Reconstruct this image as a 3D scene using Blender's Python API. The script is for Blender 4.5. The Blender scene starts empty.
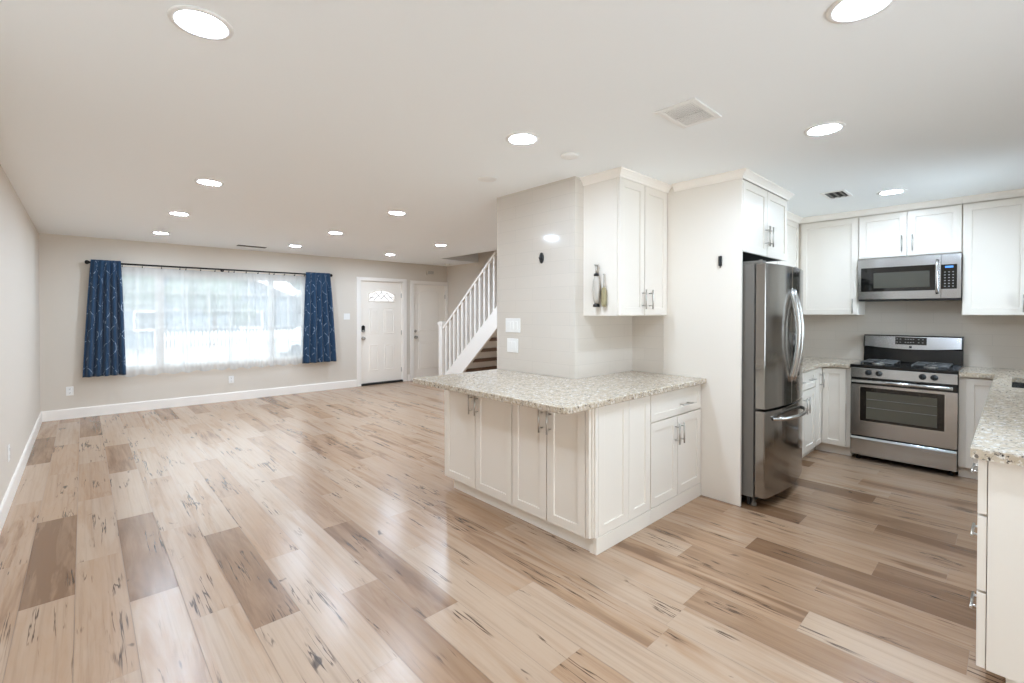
import bpy, bmesh, math, random
from mathutils import Vector, Matrix
random.seed(7)
SC = bpy.context.scene
COL = SC.collection
R = math.radians

# ------------------------------------------------------------------ camera, world, light, exposure
CEIL = 2.4586
cam_d = bpy.data.cameras.new('camera')
cam = bpy.data.objects.new('camera', cam_d); COL.objects.link(cam)
cam_d.sensor_width = 36.0
cam_d.lens = 464.87 / 1024 * 36.0
cam_d.shift_y = -(341.5 - 317.94) / 1024
cam_d.clip_start = 0.02
cam.location = (0, 0, 1.4212)
cam.rotation_euler = (R(90) - 0.0108, 0, -0.7453)
SC.camera = cam

world = bpy.data.worlds.new('sky'); SC.world = world
world.use_nodes = True
wb = world.node_tree.nodes['Background']
wb.inputs[0].default_value = (0.88, 0.95, 1.02, 1); wb.inputs[1].default_value = 6.2

vs = SC.view_settings
vs.view_transform = 'Standard'; vs.look = 'None'; vs.gamma = 1; vs.use_curve_mapping = False
vs.exposure = 0.0
SC.display_settings.display_device = 'sRGB'
SC.cycles.use_denoising = True
SC.cycles.max_bounces = 10
SC.cycles.diffuse_bounces = 7
SC.cycles.transparent_max_bounces = 16
SC.cycles.caustics_reflective = False
SC.cycles.caustics_refractive = False
SC.cycles.sample_clamp_indirect = 6

def area(name, loc, rot, sx, sy, power, col):
    l = bpy.data.lights.new(name, 'AREA'); l.shape = 'RECTANGLE'; l.size = sx; l.size_y = sy
    l.energy = power; l.color = col
    o = bpy.data.objects.new(name, l); COL.objects.link(o); o.location = loc; o.rotation_euler = rot
    return o
# area lights added outside unseen patio doors and sink window; the first fills the ceiling
area('patio_fill', (1.0, -2.85, 1.0), (R(128), 0, 0), 2.5, 2.0, 56, (0.78, 0.93, 1.08))
area('kitchen_daylight', (5.0, -0.80, 1.62), (R(72), 0, 0), 1.0, 0.85, 36, (0.78, 0.93, 1.08))
LAMP = 290.0        # radiance of the downlight lenses

# ------------------------------------------------------------------ helpers
LOC = {}
class F:
    """frame on a face: a along u, d outward along n, z up"""
    def __init__(s, o, u, n): s.o = Vector(o); s.u = Vector(u); s.n = Vector(n)
    def p(s, a, d, z): return s.o + s.u * a + s.n * d + Vector((0, 0, z))
W = F((0, 0, 0), (1, 0, 0), (0, 1, 0))

class MB:
    def __init__(s): s.bm = bmesh.new()
    def face(s, pts, mi=0):
        f = s.bm.faces.new([s.bm.verts.new(p) for p in pts]); f.material_index = mi; return f
    def box(s, a0, a1, d0, d1, z0, z1, fr=W, mi=0):
        v = [s.bm.verts.new(fr.p(a, d, z)) for z in (z0, z1) for d in (d0, d1) for a in (a0, a1)]
        for q in ((0,1,3,2),(4,6,7,5),(0,4,5,1),(2,3,7,6),(0,2,6,4),(1,5,7,3)):
            s.bm.faces.new([v[i] for i in q]).material_index = mi
        return s
    def prism(s, poly, fn, h0, h1, mi=0):
        """poly of 2-D points, fn(p, h) -> 3-D"""
        a = [s.bm.verts.new(fn(p, h0)) for p in poly]; b = [s.bm.verts.new(fn(p, h1)) for p in poly]
        n = len(poly)
        s.bm.faces.new(a).material_index = mi; s.bm.faces.new(b[::-1]).material_index = mi
        for i in range(n):
            s.bm.faces.new((a[i], b[i], b[(i+1) % n], a[(i+1) % n])).material_index = mi
        return s
    def tube(s, pts, r, n=12, cap=True, mi=0, sx=1.0):
        pts = [Vector(p) for p in pts]; rings = []
        rs = r if isinstance(r, (list, tuple)) else [r] * len(pts)
        up0 = None
        for i, p in enumerate(pts):
            t = (pts[min(i+1, len(pts)-1)] - pts[max(i-1, 0)]).normalized()
            if up0 is None:
                up0 = Vector((0, 0, 1)) if abs(t.z) < 0.9 else Vector((1, 0, 0))
            x = t.cross(up0).normalized(); y = x.cross(t).normalized(); up0 = y
            rings.append([s.bm.verts.new(p + x * math.cos(2*math.pi*k/n) * rs[i] * sx + y * math.sin(2*math.pi*k/n) * rs[i]) for k in range(n)])
        for A, B in zip(rings, rings[1:]):
            for k in range(n):
                f = s.bm.faces.new((A[k], A[(k+1) % n], B[(k+1) % n], B[k])); f.smooth = True; f.material_index = mi
        if cap:
            s.bm.faces.new(rings[0][::-1]).material_index = mi; s.bm.faces.new(rings[-1]).material_index = mi
        return s
    def lathe(s, c, axis, prof, n=32, mi=0):
        """prof: (radius, height along axis)"""
        c = Vector(c); ax = Vector(axis).normalized()
        x = ax.orthogonal().normalized(); y = ax.cross(x)
        rings = []
        for r, hh in prof:
            if r < 1e-6: rings.append([s.bm.verts.new(c + ax * hh)])
            else: rings.append([s.bm.verts.new(c + ax * hh + (x * math.cos(2*math.pi*k/n) + y * math.sin(2*math.pi*k/n)) * r) for k in range(n)])
        for A, B in zip(rings, rings[1:]):
            for k in range(n):
                k2 = (k+1) % n
                if len(A) == 1 and len(B) == 1: continue
                if len(A) == 1: f = s.bm.faces.new((A[0], B[k], B[k2]))
                elif len(B) == 1: f = s.bm.faces.new((A[k], A[k2], B[0]))
                else: f = s.bm.faces.new((A[k], A[k2], B[k2], B[k]))
                f.smooth = True; f.material_index = mi
        return s
    def panel(s, fr, a0, a1, z0, z1, d0, d1, st=0.057, rec=0.009, sl=0.0015):
        """shaker panel: slab d0..d1 with a recessed field on the outer face"""
        P = fr.p
        o = [(a0, z0), (a1, z0), (a1, z1), (a0, z1)]
        i = [(a0+st, z0+st), (a1-st, z0+st), (a1-st, z1-st), (a0+st, z1-st)]
        j = [(a0+st+sl, z0+st+sl), (a1-st-sl, z0+st+sl), (a1-st-sl, z1-st-sl), (a0+st+sl, z1-st-sl)]
        V = lambda L, d: [s.bm.verts.new(P(a, d, z)) for a, z in L]
        B, O, I, J = V(o, d0), V(o, d1), V(i, d1), V(j, d1 - rec)
        s.bm.faces.new(B)
        for k in range(4):
            q = (k+1) % 4
            s.bm.faces.new((B[k], B[q], O[q], O[k])); s.bm.faces.new((O[k], O[q], I[q], I[k])); s.bm.faces.new((I[k], I[q], J[q], J[k]))
        s.bm.faces.new(J)
        return s
    def build(s, name, mats, parent=None, bevel=0, smooth=False, seg=2):
        bmesh.ops.recalc_face_normals(s.bm, faces=s.bm.faces)
        me = bpy.data.meshes.new(name); 
        root = LOC.get(parent.name) if parent else None
        if root: bmesh.ops.translate(s.bm, verts=s.bm.verts, vec=-root)
        s.bm.to_mesh(me); s.bm.free()
        for m in (mats if isinstance(mats, (list, tuple)) else [mats]): me.materials.append(m)
        o = bpy.data.objects.new(name, me); COL.objects.link(o)
        if parent: o.parent = parent; LOC[o.name] = root or Vector((0, 0, 0))
        else: LOC[o.name] = Vector((0, 0, 0))
        if smooth:
            for p in me.polygons: p.use_smooth = True
        if bevel:
            b = o.modifiers.new('edge', 'BEVEL'); b.width = bevel; b.segments = seg; b.limit_method = 'ANGLE'; b.angle_limit = R(40)
            b.harden_normals = False
        return o

def tag(o, label=None, cat=None, group=None, kind=None):
    if label: o['label'] = label
    if cat: o['category'] = cat
    if group: o['group'] = group
    if kind: o['kind'] = kind
    return o
def thing(name, label, cat, loc, group=None, kind=None):
    o = bpy.data.objects.new(name, None); COL.objects.link(o); o.location = loc; o.empty_display_size = 0.1
    LOC[o.name] = Vector(loc)
    return tag(o, label, cat, group, kind)
def struct(o, label=None, cat=None): return tag(o, label, cat, None, 'structure')
def copy_tree(o, loc=None, parent=None):
    c = o.copy(); COL.objects.link(c)
    if parent: c.parent = parent
    if loc is not None: c.location = loc
    for ch in o.children: copy_tree(ch, None, c)
    return c

# ------------------------------------------------------------------ materials
def lin(r, g, b):
    f = lambda c: c / 12.92 if c <= 0.04045 else ((c + 0.055) / 1.055) ** 2.4
    return (f(r/255), f(g/255), f(b/255), 1)
def mat(name, col, rough=0.5, metal=0.0, bump=0, bscale=200, spec=0.5, coat=0, var=0):
    m = bpy.data.materials.new(name); m.use_nodes = True
    nt = m.node_tree; b = nt.nodes['Principled BSDF']
    b.inputs['Base Color'].default_value = col; b.inputs['Roughness'].default_value = rough
    b.inputs['Metallic'].default_value = metal; b.inputs['Specular IOR Level'].default_value = spec
    b.inputs['Coat Weight'].default_value = coat
    if bump or var:
        tc = nt.nodes.new('ShaderNodeTexCoord'); n = nt.nodes.new('ShaderNodeTexNoise')
        n.inputs['Scale'].default_value = bscale; n.inputs['Detail'].default_value = 3
        nt.links.new(tc.outputs['Object'], n.inputs['Vector'])
        if bump:
            bp = nt.nodes.new('ShaderNodeBump'); bp.inputs['Strength'].default_value = bump; bp.inputs['Distance'].default_value = 0.001
            nt.links.new(n.outputs['Fac'], bp.inputs['Height']); nt.links.new(bp.outputs['Normal'], b.inputs['Normal'])
        if var:
            mx = nt.nodes.new('ShaderNodeMix'); mx.data_type = 'RGBA'
            mx.inputs['A'].default_value = tuple(c*(1-var) for c in col[:3]) + (1,); mx.inputs['B'].default_value = tuple(min(1, c*(1+var)) for c in col[:3]) + (1,)
            nt.links.new(n.outputs['Fac'], mx.inputs['Factor']); nt.links.new(mx.outputs['Result'], b.inputs['Base Color'])
    return m
def emis(name, col, strength):
    m = bpy.data.materials.new(name); m.use_nodes = True; nt = m.node_tree
    nt.nodes.remove(nt.nodes['Principled BSDF']); e = nt.nodes.new('ShaderNodeEmission')
    e.inputs[0].default_value = col; e.inputs[1].default_value = strength
    nt.links.new(e.outputs[0], nt.nodes['Material Output'].inputs[0]); return m

M = {}
M['wall'] = mat('greige_wall_paint', lin(218, 208, 195), 0.75, bump=0.15, bscale=350)
M['ceil'] = mat('ceiling_paint', lin(246, 248, 248), 0.9, bump=0.15, bscale=250)
M['trim'] = mat('white_trim_paint', lin(246, 239, 230), 0.4)
M['cab'] = mat('white_cabinet_lacquer', lin(231, 223, 212), 0.35)
M['gap'] = mat('cabinet_gap', lin(120, 112, 100), 0.8)
M['door'] = mat('white_door_paint', lin(250, 241, 229), 0.4)
M['plastic'] = mat('white_plastic', lin(240, 238, 234), 0.35)
M['nickel'] = mat('brushed_nickel', lin(190, 185, 178), 0.32, 1.0)
M['chrome'] = mat('satin_chrome', lin(200, 198, 195), 0.25, 1.0)
M['black'] = mat('black_enamel', lin(9, 9, 9), 0.16)
M['iron'] = mat('grey_cast_iron', lin(92, 92, 92), 0.5, 0.4)
M['blackmat'] = mat('black_plastic', lin(18, 17, 17), 0.42)
M['glassblk'] = mat('black_glass', lin(14, 13, 12), 0.06, coat=0.3)
M['fridge_side'] = mat('dark_grey_painted_steel', lin(104, 98, 90), 0.5)
M['bronze'] = mat('dark_bronze_rod', lin(42, 36, 32), 0.45, 0.6)
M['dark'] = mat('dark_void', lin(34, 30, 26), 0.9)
M['lens'] = emis('lamp_lens', (0.80, 1.0, 1.24, 1), LAMP)
M['disp'] = emis('blue_display', (0.12, 0.35, 0.9, 1), 1.6)
M['disp_dim'] = emis('dim_display', (0.55, 0.6, 0.6, 1), 0.12)
M['mark'] = mat('grey_key_print', lin(150, 150, 150), 0.5)
M['tread'] = mat('brown_stair_tread', lin(112, 84, 64), 0.4, var=0.25, bscale=30)
M['olive'] = mat('olive_bristles', lin(150, 138, 104), 0.8)
M['ventgrey'] = mat('vent_shadow_grey', lin(150, 148, 145), 0.9)
M['clear'] = mat('frosted_clear_plastic', lin(184, 176, 165), 0.25)

def steel(name, col, rough, vertical=True):
    m = mat(name, col, rough, 1.0)
    nt = m.node_tree; b = nt.nodes['Principled BSDF']
    tc = nt.nodes.new('ShaderNodeTexCoord'); mp = nt.nodes.new('ShaderNodeMapping')
    mp.inputs['Scale'].default_value = (3, 3, 400) if not vertical else (400, 400, 3)
    n = nt.nodes.new('ShaderNodeTexNoise'); n.inputs['Scale'].default_value = 1; n.inputs['Detail'].default_value = 2
    nt.links.new(tc.outputs['Object'], mp.inputs[0]); nt.links.new(mp.outputs[0], n.inputs['Vector'])
    mr = nt.nodes.new('ShaderNodeMapRange'); mr.inputs['To Min'].default_value = rough*0.8; mr.inputs['To Max'].default_value = rough*1.25
    nt.links.new(n.outputs['Fac'], mr.inputs[0]); nt.links.new(mr.outputs[0], b.inputs['Roughness'])
    return m
M['steel'] = steel('stainless_steel', lin(186, 187, 188), 0.18, False)
M['steel_fridge'] = steel('refrigerator_stainless', lin(150, 146, 141), 0.13, True)

def tile_mat():
    m = mat('glossy_greige_tile', lin(205, 199, 191), 0.09); nt = m.node_tree; b = nt.nodes['Principled BSDF']
    geo = nt.nodes.new('ShaderNodeNewGeometry'); sep = nt.nodes.new('ShaderNodeSeparateXYZ')
    add = nt.nodes.new('ShaderNodeMath'); cmb = nt.nodes.new('ShaderNodeCombineXYZ'); sub = nt.nodes.new('ShaderNodeMath')
    nt.links.new(geo.outputs['Position'], sep.inputs[0])
    add.operation = 'ADD'; nt.links.new(sep.outputs[0], add.inputs[0]); nt.links.new(sep.outputs[1], add.inputs[1])
    sub.operation = 'SUBTRACT'; nt.links.new(sep.outputs[2], sub.inputs[0]); sub.inputs[1].default_value = 0.917
    nt.links.new(add.outputs[0], cmb.inputs[0]); nt.links.new(sub.outputs[0], cmb.inputs[1])
    br = nt.nodes.new('ShaderNodeTexBrick'); br.offset = 0.5; br.squash = 1
    br.inputs['Scale'].default_value = 1; br.inputs['Brick Width'].default_value = 0.406; br.inputs['Row Height'].default_value = 0.1015
    br.inputs['Mortar Size'].default_value = 0.0012; br.inputs['Mortar Smooth'].default_value = 0.3
    br.inputs['Color1'].default_value = lin(211, 202, 191); br.inputs['Color2'].default_value = lin(209, 200, 189); br.inputs['Mortar'].default_value = lin(196, 188, 177)
    nt.links.new(cmb.outputs[0], br.inputs['Vector']); nt.links.new(br.outputs['Color'], b.inputs['Base Color'])
    inv = nt.nodes.new('ShaderNodeMath'); inv.operation = 'SUBTRACT'; inv.inputs[0].default_value = 1
    nt.links.new(br.outputs['Fac'], inv.inputs[1])
    nz = nt.nodes.new('ShaderNodeTexNoise'); nz.inputs['Scale'].default_value = 9; nt.links.new(geo.outputs['Position'], nz.inputs['Vector'])
    ad = nt.nodes.new('ShaderNodeMath'); ad.operation = 'MULTIPLY_ADD'; ad.inputs[1].default_value = 0.5
    nt.links.new(nz.outputs['Fac'], ad.inputs[0]); nt.links.new(inv.outputs[0], ad.inputs[2])
    bp = nt.nodes.new('ShaderNodeBump'); bp.inputs['Strength'].default_value = 0.35; bp.inputs['Distance'].default_value = 0.001
    nt.links.new(ad.outputs[0], bp.inputs['Height']); nt.links.new(bp.outputs[0], b.inputs['Normal'])
    return m
M['tile'] = tile_mat()

def granite():
    m = mat('speckled_granite', (1, 1, 1, 1), 0.12); nt = m.node_tree; b = nt.nodes['Principled BSDF']
    geo = nt.nodes.new('ShaderNodeNewGeometry')
    def noise(scale, detail, lo, hi, rough=0.6):
        n = nt.nodes.new('ShaderNodeTexNoise'); n.inputs['Scale'].default_value = scale; n.inputs['Detail'].default_value = detail; n.inputs['Roughness'].default_value = rough
        nt.links.new(geo.outputs['Position'], n.inputs['Vector'])
        r = nt.nodes.new('ShaderNodeMapRange'); r.inputs['From Min'].default_value = lo; r.inputs['From Max'].default_value = hi
        nt.links.new(n.outputs['Fac'], r.inputs[0]); return r.outputs[0]
    def mix(a, c, fac):
        x = nt.nodes.new('ShaderNodeMix'); x.data_type = 'RGBA'
        if isinstance(a, tuple): x.inputs['A'].default_value = a
        else: nt.links.new(a, x.inputs['A'])
        x.inputs['B'].default_value = c; nt.links.new(fac, x.inputs['Factor']); return x.outputs['Result']
    c = mix(lin(196, 181, 161), lin(178, 161, 138), noise(22, 4, 0.40, 0.64))
    c = mix(c, lin(218, 211, 200), noise(55, 3, 0.53, 0.62))
    c = mix(c, lin(160, 148, 134), noise(42, 4, 0.57, 0.64))
    c = mix(c, lin(100, 90, 82), noise(70, 4, 0.585, 0.63))
    c = mix(c, lin(58, 50, 48), noise(52, 5, 0.63, 0.66))
    nt.links.new(c, b.inputs['Base Color'])
    return m
M['granite'] = granite()

def floor_mat():
    m = mat('oak_laminate_planks', (1, 1, 1, 1), 0.27); nt = m.node_tree; b = nt.nodes['Principled BSDF']
    L = nt.links.new
    geo = nt.nodes.new('ShaderNodeNewGeometry'); at = nt.nodes.new('ShaderNodeAttribute'); at.attribute_name = 'plank'
    sep = nt.nodes.new('ShaderNodeSeparateColor'); L(at.outputs['Color'], sep.inputs[0])
    tone, seed, rnd = sep.outputs[0], sep.outputs[1], sep.outputs[2]
    def math_(op, a, c):
        x = nt.nodes.new('ShaderNodeMath'); x.operation = op
        for i, q in enumerate((a, c)):
            if isinstance(q, (int, float)): x.inputs[i].default_value = q
            else: L(q, x.inputs[i])
        return x.outputs[0]
    s3 = nt.nodes.new('ShaderNodeCombineXYZ'); L(math_('MULTIPLY', seed, 57.3), s3.inputs[0]); L(math_('MULTIPLY', seed, 91.7), s3.inputs[1]); L(math_('MULTIPLY', seed, 33.1), s3.inputs[2])
    off = nt.nodes.new('ShaderNodeVectorMath'); off.operation = 'ADD'; L(geo.outputs['Position'], off.inputs[0]); L(s3.outputs[0], off.inputs[1])
    def noise(sx, sy, detail, rough=0.55, dist=0.0):
        mp = nt.nodes.new('ShaderNodeMapping'); mp.inputs['Scale'].default_value = (sx, sy, 1); L(off.outputs[0], mp.inputs[0])
        n = nt.nodes.new('ShaderNodeTexNoise'); n.inputs['Scale'].default_value = 1; n.inputs['Detail'].default_value = detail
        n.inputs['Roughness'].default_value = rough; n.inputs['Distortion'].default_value = dist
        L(mp.outputs[0], n.inputs['Vector']); return n.outputs['Fac']
    def rng(v, lo, hi, a=0.0, c=1.0):
        r = nt.nodes.new('ShaderNodeMapRange'); r.inputs['From Min'].default_value = lo; r.inputs['From Max'].default_value = hi
        r.inputs['To Min'].default_value = a; r.inputs['To Max'].default_value = c; L(v, r.inputs[0]); return r.outputs[0]
    def mix(a, c, fac):
        x = nt.nodes.new('ShaderNodeMix'); x.data_type = 'RGBA'
        for k, q in (('A', a), ('B', c)):
            if isinstance(q, tuple): x.inputs[k].default_value = q
            else: L(q, x.inputs[k])
        L(fac, x.inputs['Factor']); return x.outputs['Result']
    base = nt.nodes.new('ShaderNodeValToRGB'); cr = base.color_ramp
    cr.elements[0].position = 0; cr.elements[0].color = lin(184, 158, 134)
    cr.elements[1].position = 1; cr.elements[1].color = lin(126, 94, 68)
    e = cr.elements.new(0.45); e.color = lin(172, 139, 110)
    def iso(v, at_, w0, w1):          # thin dark line where the noise crosses a level
        return rng(math_('ABSOLUTE', math_('SUBTRACT', v, at_), 0), w0, w1, 1.0, 0.0)
    figure = noise(9, 0.75, 4, 0.55, 0.9)
    heart = math_('MULTIPLY', rng(figure, 0.50, 0.63), rng(rnd, 0.25, 0.7))
    tonev = math_('ADD', tone, math_('MULTIPLY', heart, 0.5))
    tonev = math_('ADD', tonev, rng(noise(13, 1.3, 5, 0.62, 0.8), 0.3, 0.7, -0.20, 0.15))
    L(tonev, base.inputs[0])
    c = base.outputs['Color']
    # long fine grain following the figure
    c = mix(c, lin(120, 90, 68), math_('MULTIPLY', rng(noise(55, 1.1, 3, 0.6), 0.48, 0.74), 0.28))
    c = mix(c, lin(120, 90, 68), math_('MULTIPLY', iso(noise(14, 1.0, 3, 0.5, 1.1), 0.55, 0.0, 0.03), math_('MULTIPLY', rng(tonev, 0.0, 0.8, 0.03, 0.38), rng(noise(3, 1.2, 1), .4, .6))))
    # cracks: short thin dark lines, gathered in patches, and round knots
    patch = rng(noise(7.5, 2.0, 2, 0.5), 0.55, 0.61)
    crack = math_('MULTIPLY', iso(noise(20, 0.95, 4, 0.58, 0.35), 0.5, 0.004, 0.022), patch)
    c = mix(c, lin(58, 38, 24), math_('MULTIPLY', crack, 0.9))
    knot = rng(noise(13, 6.0, 2, 0.55, 0.5), 0.715, 0.77)
    c = mix(c, lin(66, 50, 40), math_('MULTIPLY', knot, 0.85))
    L(c, b.inputs['Base Color'])
    b.inputs['Roughness'].default_value = 0.262
    return m
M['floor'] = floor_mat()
M['seam'] = mat('plank_seam', lin(140, 116, 98), 0.7)

def sheer_mat():
    m = bpy.data.materials.new('white_sheer_voile'); m.use_nodes = True; nt = m.node_tree; L = nt.links.new
    nt.nodes.remove(nt.nodes['Principled BSDF']); out = nt.nodes['Material Output']
    tr = nt.nodes.new('ShaderNodeBsdfTransparent'); di = nt.nodes.new('ShaderNodeBsdfDiffuse'); tl = nt.nodes.new('ShaderNodeBsdfTranslucent')
    di.inputs[0].default_value = (0.92, 0.93, 0.93, 1); tl.inputs[0].default_value = (0.92, 0.94, 0.95, 1)
    m1 = nt.nodes.new('ShaderNodeMixShader'); m1.inputs[0].default_value = 0.62; L(di.outputs[0], m1.inputs[1]); L(tl.outputs[0], m1.inputs[2])
    m2 = nt.nodes.new('ShaderNodeMixShader'); m2.inputs[0].default_value = 0.66
    L(tr.outputs[0], m2.inputs[1]); L(m1.outputs[0], m2.inputs[2]); L(m2.outputs[0], out.inputs[0]); return m
M['sheer'] = sheer_mat()

def pane_mat():
    m = bpy.data.materials.new('window_glass'); m.use_nodes = True; nt = m.node_tree; L = nt.links.new
    nt.nodes.remove(nt.nodes['Principled BSDF']); out = nt.nodes['Material Output']
    tr = nt.nodes.new('ShaderNodeBsdfTransparent'); gl = nt.nodes.new('ShaderNodeBsdfGlossy'); gl.inputs['Roughness'].default_value = 0.02
    fr = nt.nodes.new('ShaderNodeFresnel'); fr.inputs[0].default_value = 1.45
    tr.inputs[0].default_value = (0.96, 0.98, 0.98, 1)
    mx = nt.nodes.new('ShaderNodeMixShader'); L(fr.outputs[0], mx.inputs[0]); L(tr.outputs[0], mx.inputs[1]); L(gl.outputs[0], mx.inputs[2]); L(mx.outputs[0], out.inputs[0]); return m
M['pane'] = pane_mat()

def frost_mat():
    m = bpy.data.materials.new('frosted_glass'); m.use_nodes = True; nt = m.node_tree; L = nt.links.new
    nt.nodes.remove(nt.nodes['Principled BSDF']); out = nt.nodes['Material Output']
    tr = nt.nodes.new('ShaderNodeBsdfTransparent'); tl = nt.nodes.new('ShaderNodeBsdfTranslucent'); tl.inputs[0].default_value = (0.66, 0.63, 0.60, 1)
    mx = nt.nodes.new('ShaderNodeMixShader'); mx.inputs[0].default_value = 0.9; L(tr.outputs[0], mx.inputs[1]); L(tl.outputs[0], mx.inputs[2]); L(mx.outputs[0], out.inputs[0]); return m
M['frost'] = frost_mat()

def curtain_mat():
    m = mat('navy_curtain_fabric', lin(26, 66, 116), 0.75); nt = m.node_tree; b = nt.nodes['Principled BSDF']; L = nt.links.new
    uv = nt.nodes.new('ShaderNodeUVMap'); uv.uv_map = 'fabric'; sep = nt.nodes.new('ShaderNodeSeparateXYZ'); L(uv.outputs[0], sep.inputs[0])
    def mt(op, *a):
        x = nt.nodes.new('ShaderNodeMath'); x.operation = op
        for i, q in enumerate(a):
            if isinstance(q, (int, float)): x.inputs[i].default_value = q
            else: L(q, x.inputs[i])
        return x.outputs[0]
    nz = nt.nodes.new('ShaderNodeTexNoise'); nz.inputs['Scale'].default_value = 7; nz.inputs['Detail'].default_value = 3; L(uv.outputs[0], nz.inputs['Vector'])
    wob = mt('MULTIPLY', mt('SUBTRACT', nz.outputs['Fac'], 0.5), 0.35)
    wave = mt('MULTIPLY', mt('SINE', mt('MULTIPLY', sep.outputs[1], 17.0)), 0.20)
    def line(sgn, ph):
        x = mt('ADD', mt('ADD', mt('MULTIPLY', sep.outputs[0], 4.6), mt('MULTIPLY', wave, sgn)), mt('ADD', wob, ph))
        return mt('LESS_THAN', mt('ABSOLUTE', mt('SUBTRACT', mt('FRACT', x), 0.5)), 0.022)
    n2 = nt.nodes.new('ShaderNodeTexNoise'); n2.inputs['Scale'].default_value = 22; L(uv.outputs[0], n2.inputs['Vector'])
    fac = mt('MULTIPLY', mt('MAXIMUM', line(1, 0.0), line(-1, 0.5)), mt('GREATER_THAN', n2.outputs['Fac'], 0.5))
    mx = nt.nodes.new('ShaderNodeMix'); mx.data_type = 'RGBA'; mx.inputs['A'].default_value = lin(20, 56, 86); mx.inputs['B'].default_value = lin(176, 194, 214)
    L(mt('MULTIPLY', fac, 0.6), mx.inputs['Factor']); L(mx.outputs['Result'], b.inputs['Base Color'])
    b.inputs['Sheen Weight'].default_value = 0.2
    return m
M['curtain'] = curtain_mat()

# ------------------------------------------------------------------ setting: floor
XL, YW, XK, XS, YB = -0.416, 8.613, 6.15, 5.98, -2.6      # left wall, window wall, kitchen wall, stair wall, back wall
PIT, X0 = 0.198, -0.0395
# planks seen in the photograph: row -> joints from far to near, with the tone of the plank that ends there
KNOWN = {
 -2: [(8.7,.25),(7.47,.25),(6.22,.85),(5.0,.05),(3.8,.3),(2.6,.2),(1.4,.1)],
 -1: [(8.7,.5),(8.30,.5),(6.93,.05),(5.70,.35),(4.47,.3),(3.21,.9),(2.0,.25),(.8,.2)],
  0: [(8.7,.8),(7.21,.8),(5.95,.1),(4.77,.38),(3.60,.08),(2.36,.28),(1.15,.1)],
  1: [(8.7,.2),(6.55,.12),(5.41,.7),(4.17,.02),(2.94,.78),(1.72,.12),(.5,.2)],
  2: [(8.7,.3),(7.4,.3),(6.2,.02),(5.0,.05),(3.75,.22),(2.57,.2),(1.36,.02),(.15,.1)],
  3: [(8.7,.1),(7.2,.1),(5.9,.05),(4.7,.1),(3.495,.04),(2.306,.82),(1.1,.0),(-.1,.1)],
  4: [(8.7,.65),(7.6,.65),(6.6,.02),(5.28,.03),(4.12,.5),(2.91,.4),(1.72,.04),(.5,.1)],
  5: [(8.7,.2),(7.1,.1),(5.9,.4),(4.7,.1),(3.5,.06),(2.30,.06),(1.1,.7),(-.1,.3)],
  6: [(8.7,.3),(7.8,.6),(6.6,.1),(5.4,.1),(4.28,.15),(3.08,.45),(1.85,.75),(.62,.1),(-.6,.1)],
  7: [(8.7,.2),(7.0,.3),(5.9,.1),(4.7,.5),(3.65,.35),(2.456,.22),(1.24,.02),(.02,.4)],
  8: [(8.7,.6),(7.4,.3),(6.1,.55),(4.9,.3),(4.15,.05),(2.95,.05),(1.72,.28),(.5,.02),(-.7,.1)],
  9: [(8.7,.1),(7.6,.2),(6.4,.2),(5.3,.5),(4.1,.4),(2.9,.25),(1.05,.25),(-.15,.03)],
 10: [(8.7,.3),(7.9,.1),(6.7,.65),(5.5,.2),(4.3,.5),(3.1,.3),(2.28,.5),(1.07,.08),(-.15,.04)],  # plank beside the peninsula toe kick darkened for the shadow there
 11: [(8.7,.2),(7.3,.6),(6.1,.2),(4.9,.2),(3.7,.3),(2.4,.3),(1.09,.05),(-.12,.72)],
 12: [(8.7,.4),(7.5,.2),(6.3,.5),(5.1,.15),(3.9,.4),(2.7,.2),(1.85,.1),(.655,.45),(-.55,.03)],
 13: [(8.7,.2),(6.8,.3),(5.6,.2),(4.4,.5),(3.2,.2),(2.5,.2),(1.33,.1),(.12,.7),(-1.1,.2)],
 14: [(8.7,.2),(7.2,.2),(6.0,.5),(4.8,.2),(3.6,.2),(1.9,.2),(.69,.38),(-.5,.3)],
 15: [(8.7,.4),(6.9,.2),(5.7,.3),(3.5,.2),(2.3,.2),(1.10,.15),(-.1,.85)],
 16: [(8.7,.2),(6.9,.2),(3.5,.2),(1.7,.2),(.52,.3),(-.7,.75)],
 17: [(8.7,.2),(4.0,.2),(1.4,.4),(.24,.25),(-.9,.3)],
 18: [(8.7,.2),(4.0,.2),(2.2,.5),(.98,.92),(-.2,.45)],
 19: [(8.7,.2),(4.0,.2),(1.8,.4),(.617,.35),(-.6,.55)],
 20: [(8.7,.2),(4.0,.2),(1.45,.3),(.24,.6),(-.9,.3)],
 21: [(8.7,.2),(4.0,.2),(1.08,.3),(-.1,.4)],
 22: [(8.7,.2),(4.0,.2),(1.9,.3),(.717,.9),(-.5,.3)],
}
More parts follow.
